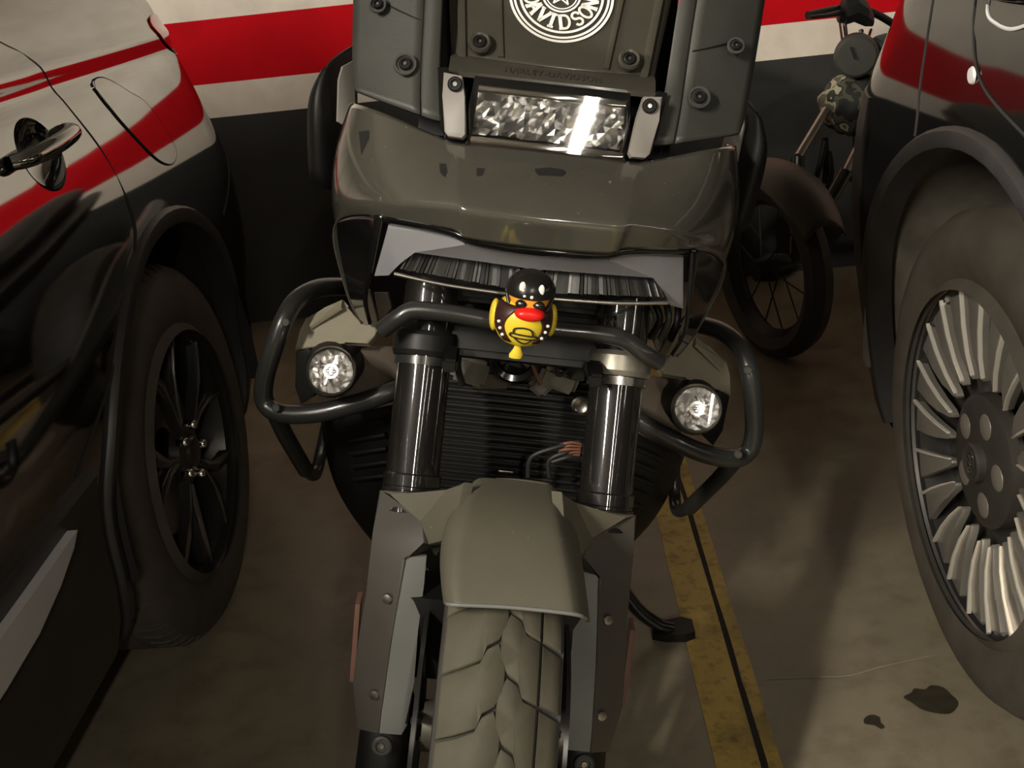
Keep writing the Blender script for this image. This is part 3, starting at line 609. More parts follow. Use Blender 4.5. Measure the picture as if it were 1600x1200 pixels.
# side deflector panels
SD = [[(-0.2282, 0.1953, 0.9796), (-0.1924, 0.1766, 0.9729), (-0.1478, 0.1578, 0.9659)],
      [(-0.2344, 0.2126, 0.993), (-0.1959, 0.1941, 0.9957), (-0.1525, 0.1788, 0.9951)],
      [(-0.241, 0.2448, 1.0332), (-0.1996, 0.2225, 1.0381), (-0.1557, 0.2095, 1.0419)],
      [(-0.2467, 0.2755, 1.0891), (-0.2044, 0.2535, 1.0946), (-0.1597, 0.2415, 1.0999)],
      [(-0.2549, 0.3302, 1.1886), (-0.2136, 0.3073, 1.1923), (-0.1685, 0.2947, 1.1968)]]
SI = [[(-0.1464, 0.1602, 0.965), (-0.1364, 0.1571, 0.9629), (-0.1239, 0.16, 0.9609)],
      [(-0.1516, 0.1826, 0.9983), (-0.141, 0.1794, 0.9999), (-0.131, 0.1837, 1.0004)],
      [(-0.1547, 0.2134, 1.0452), (-0.144, 0.2083, 1.0468), (-0.1354, 0.2126, 1.0474)],
      [(-0.1584, 0.2435, 1.1), (-0.1476, 0.2383, 1.1014), (-0.1389, 0.2427, 1.1022)],
      [(-0.1672, 0.2969, 1.197), (-0.1562, 0.2914, 1.198), (-0.1475, 0.296, 1.1991)]]
for s in (-1, 1):
    m_ = (lambda p: p) if s < 0 else mx
    d = sheet('wind_deflector', [[m_(p) for p in r] for r in SD], 'grey_plastic', bike, .005, 2)
    sheet('inner_deflector_strip', [[m_(p) for p in r] for r in SI], 'grey_plastic', d, .005, 2)
    tube('panel_seam', [m_(p) for p in ((-0.2032, 0.2398, 1.0761), (-0.1821, 0.2298, 1.0697), (-0.1605, 0.2202, 1.0641))], .0010, 'black_plastic', d, 6, 3)
    for q, r_ in (((-0.1718, 0.1866, 1.0165), .0105), ((-0.2128, 0.2326, 1.0747), .008)):
        rc = lathe('screw_recess', [(.0, .0005), (r_ * .9, .0005), (r_, .003), (r_ * 1.25, .003), (r_ * 1.3, .0), (0, -.002)], m_(q), (0, -.88, .48), 'grey_plastic', d, 20)
        screw(Vector(m_(q)) + Vector((0, -.001, .0005)), (0, -.88, .48), r_ * .72, rc)
# --- hand guards and handlebar behind the shield
for s in (-1, 1):
    m_ = (lambda p: p) if s < 0 else mx
    HG = [[(-0.2755, 0.5, 0.9994), (-0.2898, 0.46, 0.9893), (-0.3021, 0.42, 0.9741), (-0.312, 0.44, 0.9579)],
          [(-0.27, 0.49, 0.9744), (-0.2944, 0.44, 0.9641), (-0.3116, 0.4, 0.9456), (-0.3235, 0.43, 0.9317)],
          [(-0.2637, 0.47, 0.9058), (-0.2887, 0.42, 0.9063), (-0.3099, 0.39, 0.9), (-0.3239, 0.43, 0.8875)],
          [(-0.2581, 0.47, 0.7943), (-0.2859, 0.43, 0.8002), (-0.3059, 0.41, 0.8117), (-0.3195, 0.44, 0.8131)]]
    hg = sheet('hand_guard', [[m_(p) for p in r] for r in HG], 'black_plastic', bike, .006, 2)
    plate('hand_guard_insert', [m_(p) for p in ((-0.2667, 0.445, 0.9838), (-0.2785, 0.425, 0.977), (-0.2822, 0.42, 0.9592), (-0.2807, 0.415, 0.9036), (-0.2659, 0.42, 0.8955), (-0.2579, 0.43, 0.9037))], .004, 'bracket', hg)
hb = tube('handlebar', [(-.40, .56, 1.19), (-.25, .50, 1.20), (-.1, .38, 1.08), (0, .34, .98), (.1, .38, 1.08), (.25, .50, 1.20), (.40, .56, 1.19)], .0125, 'tube_black', bike, 12, 4)
for s in (-1, 1): tube('grip', [(s * .28, .512, 1.20), (s * .41, .563, 1.188)], .018, 'rubber_dark', hb, 14, 0)
# --- engine guard bars
GB = [(-0.2547, 0.42, 0.6632), (-0.2876, 0.36, 0.6768), (-0.3097, 0.31, 0.6736), (-0.3216, 0.28, 0.6527), (-0.3343, 0.27, 0.61), (-0.3449, 0.27, 0.5639), (-0.3435, 0.27, 0.5318), (-0.3215, 0.26, 0.522), (-0.2718, 0.25, 0.5311), (-0.2109, 0.25, 0.5535), (-0.156, 0.26, 0.5765), (-0.1102, 0.3, 0.5773)]
GL = [(-0.3328, 0.28, 0.5166), (-0.3232, 0.32, 0.458), (-0.3015, 0.38, 0.3703)]
GL2 = [(-0.3015, 0.38, 0.3703), (-0.2937, 0.42, 0.3421), (-0.2928, 0.46, 0.353), (-0.2859, 0.48, 0.4081)]
for s in (-1, 1):
    m_ = (lambda p: p) if s < 0 else mx
    eg = tube('engine_guard', [m_(p) for p in GB], .0135, 'tube_black', bike, 16, 6)
    tube('lower_guard_tube', [m_(p) for p in GL], .0125, 'tube_black', eg, 14, 4)
    tube('rear_guard_tube', [m_(p) for p in GL2], .010, 'tube_black', eg, 12, 5)
    for q in ((-0.3155, 0.262, 0.657), (-0.3222, 0.245, 0.5365)):
        lathe('guard_bolt', [(0, -.004), (.006, -.004), (.006, .003), (.0045, .005), (0, .005)], m_(q), (0, -1, .2), 'grey_plastic', eg, 12)
# --- khaki shroud panels above the fog lamps
KP = [(-0.3102, 0.3, 0.6021), (-0.3057, 0.31, 0.6296), (-0.2991, 0.32, 0.6449), (-0.2737, 0.325, 0.6612), (-0.2508, 0.33, 0.6744), (-0.2401, 0.32, 0.6686), (-0.2239, 0.3, 0.6527), (-0.2053, 0.285, 0.6564), (-0.1924, 0.28, 0.6568), (-0.1973, 0.275, 0.6459), (-0.2048, 0.27, 0.6348), (-0.2378, 0.275, 0.632), (-0.2723, 0.285, 0.6187)]
KF = [(-0.2966, 0.316, 0.6447), (-0.2504, 0.327, 0.6745), (-0.2487, 0.306, 0.6705), (-0.2899, 0.3, 0.6388)]
for s in (-1, 1):
    m_ = (lambda p: p) if s < 0 else mx
    kp = plate('tank_shroud', [m_(p) for p in KP], .012, 'khaki', bike, .003)
    plate('shroud_strut', [m_(p) for p in ((-0.2166, 0.27, 0.709), (-0.2072, 0.27, 0.71), (-0.1914, 0.27, 0.6605), (-0.2017, 0.27, 0.6585))], .01, 'khaki', kp, .001)
    plate('shroud_inner_tab', [m_(p) for p in ((-0.2, 0.26, 0.7114), (-0.1814, 0.26, 0.7134), (-0.1745, 0.255, 0.6943), (-0.1854, 0.255, 0.6767), (-0.1893, 0.255, 0.6717))], .008, 'tan', kp, .001)
    plate('shroud_top_fold', [m_(p) for p in KF], .004, 'khaki', kp)
    # radiator side shroud, lamp housing
    plate('lamp_panel', [m_(p) for p in ((-0.2209, 0.3, 0.611), (-0.1844, 0.29, 0.6218), (-0.1489, 0.29, 0.6229), (-0.1446, 0.29, 0.5629), (-0.2171, 0.3, 0.5385), (-0.2533, 0.3, 0.5285), (-0.2298, 0.3, 0.5739))], .01, 'tan', bike, .002)
    lh = loft('lamp_housing', [[m_((-.251 + cx + rx * cos(2 * pi * k / 20), y, .597 + cz_ + rz * sin(2 * pi * k / 20))) for k in range(20)] for (y, rx, rz, cx, cz_) in ((.235, .034, .034, 0, 0), (.25, .036, .036, 0, -.002), (.29, .040, .036, 0, -.006), (.33, .034, .03, .01, -.006))], 'black_plastic', bike)
    plate('housing_wing', [m_(p) for p in ((-0.3065, 0.29, 0.6034), (-0.288, 0.285, 0.6122), (-0.2708, 0.28, 0.6017), (-0.2776, 0.28, 0.5426), (-0.296, 0.285, 0.5264), (-0.3067, 0.29, 0.5498))], .02, 'black_plastic', lh, .003)
    fc = Vector(m_((-0.2456, 0.216, 0.6115))); Rm = Matrix.Rotation(radians(-24), 3, 'X') @ Matrix.Rotation(radians(-8 * s), 3, 'Z'); fax = Rm @ Vector((0, 1, 0))
    fl = thing_f = lathe('fog_lamp', [(.0, .02), (.029, .02), (.0298, -.012), (.0315, -.014), (.0335, -.008), (.0335, .02), (.0, .024)], fc, fax, 'steel', bike, 40, 30)
    bm = bmesh.new(); rad = [.0, .010, .0105, .0155, .021, .0292]; dep = [-.005, -.0045, .004, .008, .002, -.009]; seg = 22
    rings = []
    for q, (r, d) in enumerate(zip(rad, dep)):
        rings.append([bm.verts.new(fc + Rm @ Vector((r * cos(2 * pi * (k + .5 * (q % 2)) / seg), d + (random.uniform(-.0025, .0025) if q > 2 else 0), r * sin(2 * pi * (k + .5 * (q % 2)) / seg)))) for k in range(seg if r else 1)])
    for a, b in zip(rings, rings[1:]):
        for k in range(seg):
            j = (k + 1) % seg
            if len(a) == 1: bm.faces.new((a[0], b[j], b[k]))
            else: bm.faces.new((a[k], a[j], b[j])); bm.faces.new((a[k], b[j], b[k]))
    from_bm('fog_reflector', bm, 'reflector', fl, 15, False)
    lathe('fog_lens', [(0, -.013), (.020, -.0125), (.0295, -.0105), (.0295, -.0095), (0, -.0115)], fc, fax, 'lens', fl, 32)
    # small shield emblem on the lamp centre
    bm = bmesh.new()
    for pts in ([(-.0062, -.0015), (.0062, -.0015), (.0062, .0015), (-.0062, .0015), (-.0062, -.0015)], [(-.004, .0015), (-.0035, .0045), (0, .0055), (.0035, .0045), (.004, .0015)], [(-.004, -.0015), (-.003, -.0045), (0, -.006), (.003, -.0045), (.004, -.0015)]):
        ribbon(bm, pts, .0009, lambda x, y: fc + Rm @ Vector((x, -.0138, y)))
    from_bm('lamp_emblem', bm, 'dark_print', fl, 30, False)
    # dark lower engine covers
    BC = [[m_(p) for p in r] for r in ([(-0.2842, 0.42, 0.442), (-0.2393, 0.34, 0.4914), (-0.18, 0.3, 0.5296), (-0.1264, 0.3, 0.5507)],
                                       [(-0.2772, 0.42, 0.3922), (-0.2332, 0.35, 0.432), (-0.1728, 0.31, 0.4691), (-0.1216, 0.31, 0.4749)],
                                       [(-0.2591, 0.42, 0.325), (-0.2211, 0.36, 0.3562), (-0.165, 0.33, 0.3845), (-0.1169, 0.33, 0.3899)],
                                       [(-0.2199, 0.42, 0.2639), (-0.2001, 0.38, 0.2861), (-0.1527, 0.36, 0.2951), (-0.1122, 0.36, 0.2938)],
                                       [(-0.1862, 0.42, 0.225), (-0.1685, 0.4, 0.2333), (-0.141, 0.38, 0.2428), (-0.1099, 0.38, 0.2402)])]
    sc_ = sheet('engine_side_cover', BC, 'black_plastic', bike, .008, 2)
    for k in range(5):
        a = Vector(BC[0][1]).lerp(Vector(BC[2][1]), .15 + .17 * k); b = Vector(BC[0][2]).lerp(Vector(BC[2][2]), .15 + .17 * k)
        tube('cover_louvre', [a + Vector((0, -.006, 0)), a.lerp(b, .5) + Vector((0, -.010, .002)), b + Vector((0, -.006, 0))], .0035, 'black_plastic', sc_, 8, 3)
# --- radiator between the fork legs
RX = .125
rad = plate('radiator', [(-RX, .30, .62), (RX, .30, .62), (RX, .24, .43), (-RX, .24, .43)], .04, 'black_plastic', bike, .002)
f0 = None
for k in range(17):
    z = .447 + k * .0104; y = .298 - (.62 - z) * .316 - .004
    if f0 is None: f0 = box('radiator_fin', (0, 0, 0), (RX * 1.94, .012, .0034), 'tube_black', rad, .0008); f0.location = (0, y, z)
    else: copy_of(f0, rad, location=(0, y, z))
box('radiator_top_tank', (0, .30, .645), (.26, .05, .04), 'black_plastic', rad, .008)
for s in (-1, 1):
    c = (s * .072, .268, .647)
    pg = box('radiator_mount', (c[0], c[1] + .01, c[2]), (.034, .03, .036), 'black_plastic', rad, .006)
    lathe('mount_plug', [(0, 0), (.0145, 0), (.0145, .010), (.011, .013), (.009, .010), (.003, .010), (.003, .013), (0, .014)], c, (0, -1, .15), 'grey_plastic', pg, 24)
    lathe('plug_screw', [(0, .010), (.0035, .010), (.003, .016), (0, .016)], c, (0, -1, .15), 'steel', pg, 10)
lathe('coolant_cap', [(0, 0), (.0125, 0), (.0125, .008), (.010, .010), (.007, .008), (0, .008)], (0.0927, 0.25, 0.5854), (0, -1, .2), 'steel', rad, 24)
box('radiator_badge', (0.0006, 0.215, 0.4877), (.022, .003, .005), 'steel', rad, .001)
# --- horn, cables and engine castings behind the fork
hr = lathe('horn', [(0, .018), (.030, .018), (.038, .010), (.038, 0), (.034, -.006), (.026, -.004), (.022, -.008), (.010, -.010), (0, -.010)], (-0.0032, 0.24, 0.651), (0, 1, -.15), 'black_gloss', bike, 36)
lathe('horn_centre', [(0, -.014), (.007, -.013), (.009, -.008), (0, -.006)], (-0.0032, 0.24, 0.651), (0, 1, -.15), 'grey_plastic', hr, 20)
eng = box('engine_block', (0, .50, .45), (.24, .36, .34), 'black_plastic', bike, .03)
for (q, sz, mt, ry) in (((-0.0623, 0.27, 0.6145), (.050, .03, .040), 'alu', .2), ((-0.0345, 0.275, 0.6011), (.06, .02, .03), 'tan', -.1), ((0.0588, 0.26, 0.6178), (.055, .03, .030), 'alu', .25), ((0.079, 0.255, 0.6505), (.03, .03, .06), 'grey_plastic', -.2), ((-0.0733, 0.28, 0.6332), (.04, .02, .04), 'alu', -.5), ((0.0377, 0.28, 0.5973), (.03, .02, .03), 'alu', .6)):
    box('engine_casting', q, sz, mt, eng, .006, Matrix.Rotation(ry, 3, 'Y'))
for pts, r_, mt in (([(0.0313, 0.22, 0.6772), (0.0478, 0.21, 0.6648), (0.0548, 0.22, 0.6386), (0.0698, 0.23, 0.6455), (0.0705, 0.23, 0.6732)], .0035, 'wire'), ([(0.014, 0.2, 0.6785), (0.0188, 0.21, 0.6525), (0.0343, 0.23, 0.6182)], .0028, 'copper'), ([(0.0464, 0.2, 0.6866), (0.056, 0.2, 0.6769), (0.0762, 0.2, 0.6827), (0.0854, 0.2, 0.6766)], .006, 'wire'), ([(-0.0775, 0.22, 0.6652), (-0.0795, 0.23, 0.6335), (-0.0713, 0.25, 0.5979)], .005, 'wire')):
    tube('cable', pts, r_, mt, eng, 8, 5)
for k, pts in enumerate(([(0.0305, 0.19, 0.4974), (0.0314, 0.19, 0.5268), (0.0596, 0.19, 0.5444), (0.0935, 0.2, 0.5528)], [(0.0589, 0.19, 0.5006), (0.056, 0.19, 0.5247), (0.0733, 0.19, 0.5382), (0.0974, 0.2, 0.5436)], [(0.0596, 0.19, 0.5231), (0.0826, 0.19, 0.5335), (0.1029, 0.2, 0.5287)])):
    tube('brake_hose', pts, .0032, 'wire', bike, 8, 6)
for k in range(5):
    a = (0.096, 0.195, 0.5517)
    tube('loose_cable', [Vector(a) + Vector((0, 0, -.004 * k)), Vector(a) + Vector((-.014, -.004, .003 - .005 * k)), Vector(a) + Vector((-.028, 0, -.004 - .004 * k))], .0018, 'copper', bike, 6, 3)
# cable bundle on the far side of the headlight
for k in range(5):
    q = Vector((0.1817, 0.21, 0.7377))
    tube('wiring_loom', [q + Vector((-.035 + .016 * k, random.uniform(-.01, .01), .02)), q + Vector((-.02 + .011 * k, -.015, 0)), q + Vector((-.03 + .014 * k, 0, -.03))], .0045, 'black_plastic' if k % 2 else 'grey_plastic', bike, 8, 4)
# clutter under the headlight
for q, sz in (((-0.0625, 0.22, 0.7291), (.05, .03, .02)), ((0.0684, 0.22, 0.7172), (.07, .03, .025)), ((0.1233, 0.2, 0.7434), (.02, .02, .015))):
    box('wiring_block', q, sz, 'black_plastic', bike, .004)
for q in ((-0.0715, 0.205, 0.7262), (0.1179, 0.185, 0.7488)):
    lathe('chrome_nut', [(0, 0), (.006, 0), (.006, .006), (0, .006)], q, (0, -1, 0), 'steel', bike, 6)
# --- body behind: tank, seat, tail, rear wheel, swing arm, exhaust
loft('fuel_tank', [[(w_ * cos(a), y, zc + h_ * sin(a)) for a in [2 * pi * k / 20 for k in range(20)]] for y, w_, h_, zc in ((.36, .10, .08, .80), (.42, .16, .12, .82), (.55, .18, .13, .83), (.70, .15, .12, .82), (.82, .10, .08, .80))], 'olive_satin', bike, True, 1)
loft('seat', [[(w_ * cos(a), y, zc + h_ * sin(a)) for a in [2 * pi * k / 20 for k in range(20)]] for y, w_, h_, zc in ((.80, .08, .04, .79), (.92, .13, .05, .78), (1.12, .15, .05, .79), (1.3, .14, .05, .84), (1.55, .12, .05, .86), (1.62, .08, .03, .86))], 'black_plastic', bike, True, 1)
loft('tail_frame', [[(w_ * cos(a), y, zc + h_ * sin(a)) for a in [2 * pi * k / 12 for k in range(12)]] for y, w_, h_, zc in ((.85, .10, .07, .70), (1.2, .10, .06, .74), (1.6, .08, .04, .80), (1.75, .05, .02, .82))], 'black_plastic', bike)
WB = 1.50
rt = lathe('rear_tyre', [(.22, -.07), (.25, -.085), (.28, -.088), (.305, -.07), (.32, -.03), (.322, 0), (.32, .03), (.305, .07), (.28, .088), (.25, .085), (.22, .07)], (0, WB, .322), (1, 0, 0), 'rubber_dark', bike, 64)
lathe('rear_rim', [(.222, -.068), (.205, -.05), (.195, 0), (.205, .05), (.222, .068), (.185, .01), (.185, -.01)], (0, WB, .322), (1, 0, 0), 'black_plastic', bike, 48, closed=True)
for k in range(10):
    a = 2 * pi * k / 10
    tube('rear_wheel_spoke', [(0, WB + .03 * cos(a), .322 + .03 * sin(a)), (0, WB + .195 * cos(a), .322 + .195 * sin(a))], .012, 'black_plastic', bike, 8, 0)
for s in (-1, 1): tube('swing_arm', [(s * .10, .70, .40), (s * .12, 1.1, .37), (s * .11, WB, .322)], .022, 'black_plastic', bike, 12, 4)
tube('exhaust', [(-.10, .45, .32), (-.12, .70, .25), (-.15, 1.0, .35), (-.19, 1.3, .52), (-.20, 1.65, .62)], [.024, .024, .03, .055, .055], 'tube_black', bike, 16, 5)
loft('skid_plate', [[(-w_, y, z), (-w_ * .7, y, z - .05), (w_ * .7, y, z - .05), (w_, y, z)] for y, w_, z in ((.26, .10, .38), (.34, .13, .28), (.6, .13, .25), (.85, .10, .26))], 'black_plastic', bike, True, 0, 25)
tube('frame_tube', [(0, .25, .86), (0, .45, .72), (0, .8, .66)], .03, 'black_plastic', bike, 12, 3)
for s in (-1, 1): tube('down_tube', [(s * .05, .22, .80), (s * .10, .36, .62), (s * .11, .42, .35), (s * .11, .75, .27)], .016, 'black_plastic', bike, 10, 4)
# --- side stand (floor is tilted in the machine's frame)
def world_to_bike(p):
    x, y, z = p[0] + .188, p[1] - 1.08, p[2]; a = radians(12)
    return Vector((x * cos(a) - z * sin(a), y, x * sin(a) + z * cos(a)))
stf = (0.156, 1.5413, 0.01)
sd = tube('side_stand', [(.12, .52, .30), world_to_bike((stf[0] - .075, stf[1] + .01, .085)), world_to_bike((stf[0] - .03, stf[1], .03)), world_to_bike((stf[0], stf[1], .014))], [.014, .0125, .012, .012], 'black_gloss', bike, 12, 4)
loft('stand_foot', [[world_to_bike((stf[0] + x, stf[1] + w_ * c, z)) for c, z in ((-1, .0024), (1, .0024), (1, .013 + h), (-1, .013 + h))] for x, w_, h in ((-.035, .012, .0), (-.015, .022, .004), (.02, .026, .006), (.038, .018, .004))], 'black_plastic', sd, True, 0, 25)

# ------------------------------------------------------------------ the toy duck on the bar
DU = thing('toy_duck', 'small yellow toy duck in black helmet and vest fixed to the front bar', 'toy', (0, 0, 0))
DC = Vector((-0.0094, 0.001, 0.7906))                       # body centre, machine frame
def bw(p):
    a = radians(12); x, y, z = p
    return Vector((-.188 + x * cos(a) + z * sin(a), 1.08 + y, -x * sin(a) + z * cos(a)))
DU.location = bw(DC); DU.rotation_euler = (0, radians(12), 0)
u = .00073
loft('duck_body', [[(r * cos(2 * pi * k / 28), r * .95 * sin(2 * pi * k / 28), z) for k in range(28)] for r, z in ((.006, -.0315), (.017, -.030), (.026, -.024), (.0315, -.012), (.033, .002), (.030, .013), (.022, .020), (.010, .022))], 'duck_yellow', DU, True, 1)
def on_body(th, z, d=.0006):   # point on the body surface, th measured from the front
    R = [(.006, -.0315), (.017, -.030), (.026, -.024), (.0315, -.012), (.033, .002), (.030, .013), (.022, .020), (.010, .022)]
    r = .03
    for (r0, z0), (r1, z1) in zip(R, R[1:]):
        if z0 <= z <= z1: r = r0 + (r1 - r0) * (z - z0) / (z1 - z0)
    r = r * .985 + d
    return Vector((r * sin(th), -r * .95 * cos(th), z))
for s in (-1, 1):
    rows = [[on_body(s * (a0 + (a1 - a0) * k / 6), z, .0012) for k in range(7)] for z, a0, a1 in ((-.022, .42, .75), (-.014, .60, 1.05), (-.005, .70, 1.25), (.004, .62, 1.35), (.012, .40, 1.45), (.018, .2, 1.5))]
    vs = sheet('vest_side', rows, 'duck_vest', DU, .0016, 1)
    for z, a_ in ((-.015, .72), (-.008, .80), (-.001, .86)):
        ellipsoid('vest_stud', on_body(s * a_, z, .0024), (.0021, .0012, .0018), 'white_print', vs, 10)
    ellipsoid('duck_wing', (s * .031, .002, -.002), (.006, .014, .018), 'duck_yellow', DU, 18)
bm = bmesh.new()
for strk in ([(-.0115, -.010), (.0125, -.0125), (.0135, -.0165), (-.0105, -.0145), (-.0115, -.010)], [(-.009, -.0098), (-.008, -.0045), (0, -.0025), (.008, -.0050), (.0105, -.0115)], [(-.008, -.0155), (-.002, -.0205), (.005, -.0215), (.0105, -.0175)]):
    dense = [tuple(p)[:2] for p in catmull([(x, z, 0) for x, z in strk], 3)]
    ribbon(bm, dense, .0019, lambda x, z: on_body(math.asin(max(-1, min(1, x / .03))), z, .0016))
from_bm('chest_emblem', bm, 'dark_print', DU, 30, False)
HC = Vector((.004, -.004, .030)); tl = Matrix.Rotation(radians(8), 3, 'Y')
ellipsoid('duck_head', HC + Vector((0, -.003, -.004)), (.0215, .020, .019), 'duck_orange', DU)
bm = bmesh.new(); bmesh.ops.create_uvsphere(bm, u_segments=28, v_segments=18, radius=1)
bmesh.ops.bisect_plane(bm, geom=bm.verts[:] + bm.edges[:] + bm.faces[:], plane_co=(0, 0, -.04), plane_no=(0, .05, -1), clear_outer=True)
bmesh.ops.transform(bm, matrix=Matrix.Translation(HC) @ Matrix.Diagonal((.0255, .0235, .0225, 1)), verts=bm.verts[:])
hm = from_bm('duck_helmet', bm, 'duck_black', DU, 180)
d_ = hm.modifiers.new('Solid', 'SOLIDIFY'); d_.thickness = .0018; d_.offset = 1
for sx2, sz2, rx2, rz2 in ((-.0095, .0105, .0036, .0060), (.0105, .0090, .0034, .0064), (-.0065, .0018, .0018, .0015), (.0012, .0015, .0020, .0020)):
    q = Vector((sx2 / .0275, 0, (sz2) / .0245)); yy = -sqrt(max(0, 1 - q.x ** 2 - q.z ** 2)) * .0255
    ellipsoid('helmet_marking', HC + Vector((sx2, yy, sz2)), (rx2, .0012, rz2), 'white_print', hm, 12)
for s in (-1, 1):
    e = ellipsoid('sunglass_lens', HC + Vector((.0005 + s * .0092, -.0205, -.0085)), (.0066, .0046, .0052), 'duck_black', DU, 16)
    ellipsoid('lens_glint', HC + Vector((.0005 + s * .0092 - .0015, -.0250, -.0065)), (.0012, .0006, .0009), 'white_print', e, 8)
    tube('helmet_strap', [HC + Vector((s * .0245, -.004, -.004)), HC + Vector((s * .021, -.010, -.014)), HC + Vector((s * .013, -.014, -.022))], .002, 'duck_black', DU, 8, 4)
bk = loft('duck_beak', [[HC + Vector((.001, 0, -.0180)) + Vector((w_ * cos(2 * pi * k / 20), y, h_ * sin(2 * pi * k / 20))) for k in range(20)] for y, w_, h_ in ((-.014, .016, .0085), (-.022, .0170, .0085), (-.0285, .0150, .0068), (-.0320, .009, .0036))], 'duck_red', DU, True, 1)
ellipsoid('upper_beak', HC + Vector((.001, -.020, -.0125)), (.0105, .0050, .0035), 'duck_orange', DU, 16)
tl_ = loft('duck_foot', [[(x + r * cos(2 * pi * k / 10), -.010 + r * .5 * sin(2 * pi * k / 10), z) for k in range(10)] for x, r, z in ((-.003, .003, -.030), (-.003, .0045, -.035), (-.0035, .0075, -.041), (-.004, .0070, -.045))], 'duck_yellow', DU, True, 0)
# ------------------------------------------------------------------ cars
def car_wheel(parent, c, R, rim, half_w, out, name='wheel'):
    """tyre and barrel about the x axis; `out` is +1 when the visible face looks to +x"""
    cx = Vector(c); o = out
    pr = [(rim * .98, .012), (rim + .010, .000), (rim + .018, .004), (rim + .05, .010), (R - .045, .006), (R - .018, -.004), (R - .004, -.022), (R - .001, -.05), (R, -half_w), (R - .001, -2 * half_w + .05), (R - .018, -2 * half_w), (R - .05, -2 * half_w - .01), (rim + .01, -2 * half_w), (rim * .98, -2 * half_w + .01)]
    ty = lathe('tyre', [(r, -h) for r, h in [(a, -b) for a, b in pr]], cx, (o, 0, 0), 'rubber_dusty', parent, 96, 40)
    lathe('rim_barrel', [(rim + .004, .004), (rim + .009, -.002), (rim + .003, -.010), (rim - .012, -.014), (rim - .02, -.05), (rim - .03, -.12), (rim - .01, -2 * half_w + .02), (rim + .006, -2 * half_w)], cx, (o, 0, 0), 'alloy_dark', parent, 72, 40)
    return ty
def in_wheel(c, o, r, a, d):   # point at radius r, angle a (seen from outside, ccw from camera-right... along +y), depth d outward
    return Vector((c[0] + o * d, c[1] + r * cos(a), c[2] + r * sin(a)))
def blade(name, c, o, pts, d0, th, mat, parent, bev=.003):
    return plate(name, [in_wheel(c, o, r, a, d) for r, a, d in pts], th, mat, parent, bev, (o, 0, 0))

class CarSide:
    """one flank of a parked car: x of the skin at (y, z); out = direction of the flank"""
    def __init__(s, x0, out, prof, tail, rc, y_front, taper=.05, ytap=1.6):
        s.x0, s.out, s.prof, s.tail, s.rc, s.yf, s.taper, s.ytap = x0, out, prof, tail, rc, y_front, taper, ytap
    def lin(s, tab, z):
        if z <= tab[0][0]: return tab[0][1]
        for (a, b), (c, d) in zip(tab, tab[1:]):
            if a <= z <= c:
                i = tab.index((a, b)); p0 = tab[max(0, i - 1)]; p3 = tab[min(len(tab) - 1, i + 2)]
                h = c - a; t = (z - a) / h
                m0 = (d - p0[1]) / max(1e-6, c - p0[0]); m1 = (p3[1] - b) / max(1e-6, p3[0] - a)
                return (2*t**3 - 3*t*t + 1) * b + (t**3 - 2*t*t + t) * h * m0 + (-2*t**3 + 3*t*t) * d + (t**3 - t*t) * h * m1
        return tab[-1][1]
    def yend(s, z): return s.lin(s.tail, z)
    def x(s, y, z, d=0):
        ins = s.lin(s.prof, z); e = s.yend(z) - y
        if y > s.ytap: ins += s.taper * (y - s.ytap) ** 2
        if e < s.rc: q = max(0, min(1, (s.rc - e) / s.rc)); ins += s.rc * .8 * (1 - sqrt(max(0, 1 - q ** 2.4)))
        return s.x0 - s.out * ins + s.out * d
    def pt(s, y, z, d=0): return (s.x(y, z, d), y, z)
def car_body(S, zs, parent, well, name='body', back=1.72, mat='car_black'):
    """closed half shell from sill to roof, wheel well cut out"""
    rings = []
    nst = 110
    for i in range(nst + 1):
        t = i / nst; t = t if t < .5 else .5 + (t - .5)
        ring = []
        for z in zs:
            ye = S.yend(z) - .001
            tt = 1 - (1 - t) ** 2.2
            y = S.yf + (ye - S.yf) * tt
            hz = 1.0 + .60 * max(0, min(1, (y - S.yf - .95) / .75))      # bonnet, then windscreen
            q = S.pt(y, z); ring.append((q[0], y, min(z, hz + .0002 * z)))
        y0 = S.yf + (S.yend(.8) - .02 - S.yf) * (1 - (1 - t) ** 2.2)
        ring += [(S.x0 - S.out * back, ring[-1][1], ring[-1][2] + .01), (S.x0 - S.out * back, ring[0][1], zs[0])]
        rings.append(ring)
    o = loft(name, rings, mat, None, True, 0, 32)
    arcp = [(well[0] + well[2] * cos(radians(-12 + 204 * k / 48)), well[1] + well[2] * sin(radians(-12 + 204 * k / 48))) for k in range(49)]
    arcp = [(arcp[0][0], -.2)] + arcp + [(arcp[-1][0], -.2)]
    cut = loft('cutter', [[(S.x0 + d, y, z) for y, z in arcp] for d in (-.45 * S.out, .3 * S.out)], 'void')
    b = o.modifiers.new('cut', 'BOOLEAN'); b.operation = 'DIFFERENCE'; b.object = cut; b.solver = 'EXACT'
    bpy.context.view_layer.update()
    loc = o.location.copy()
    dg = bpy.context.evaluated_depsgraph_get(); me = bpy.data.meshes.new_from_object(o.evaluated_get(dg))
    o.modifiers.clear(); o.data = me
    for p in me.polygons: p.use_smooth = True
    me.set_sharp_from_angle(angle=radians(32))
    bpy.data.objects.remove(cut)
    o.parent = parent
    return o
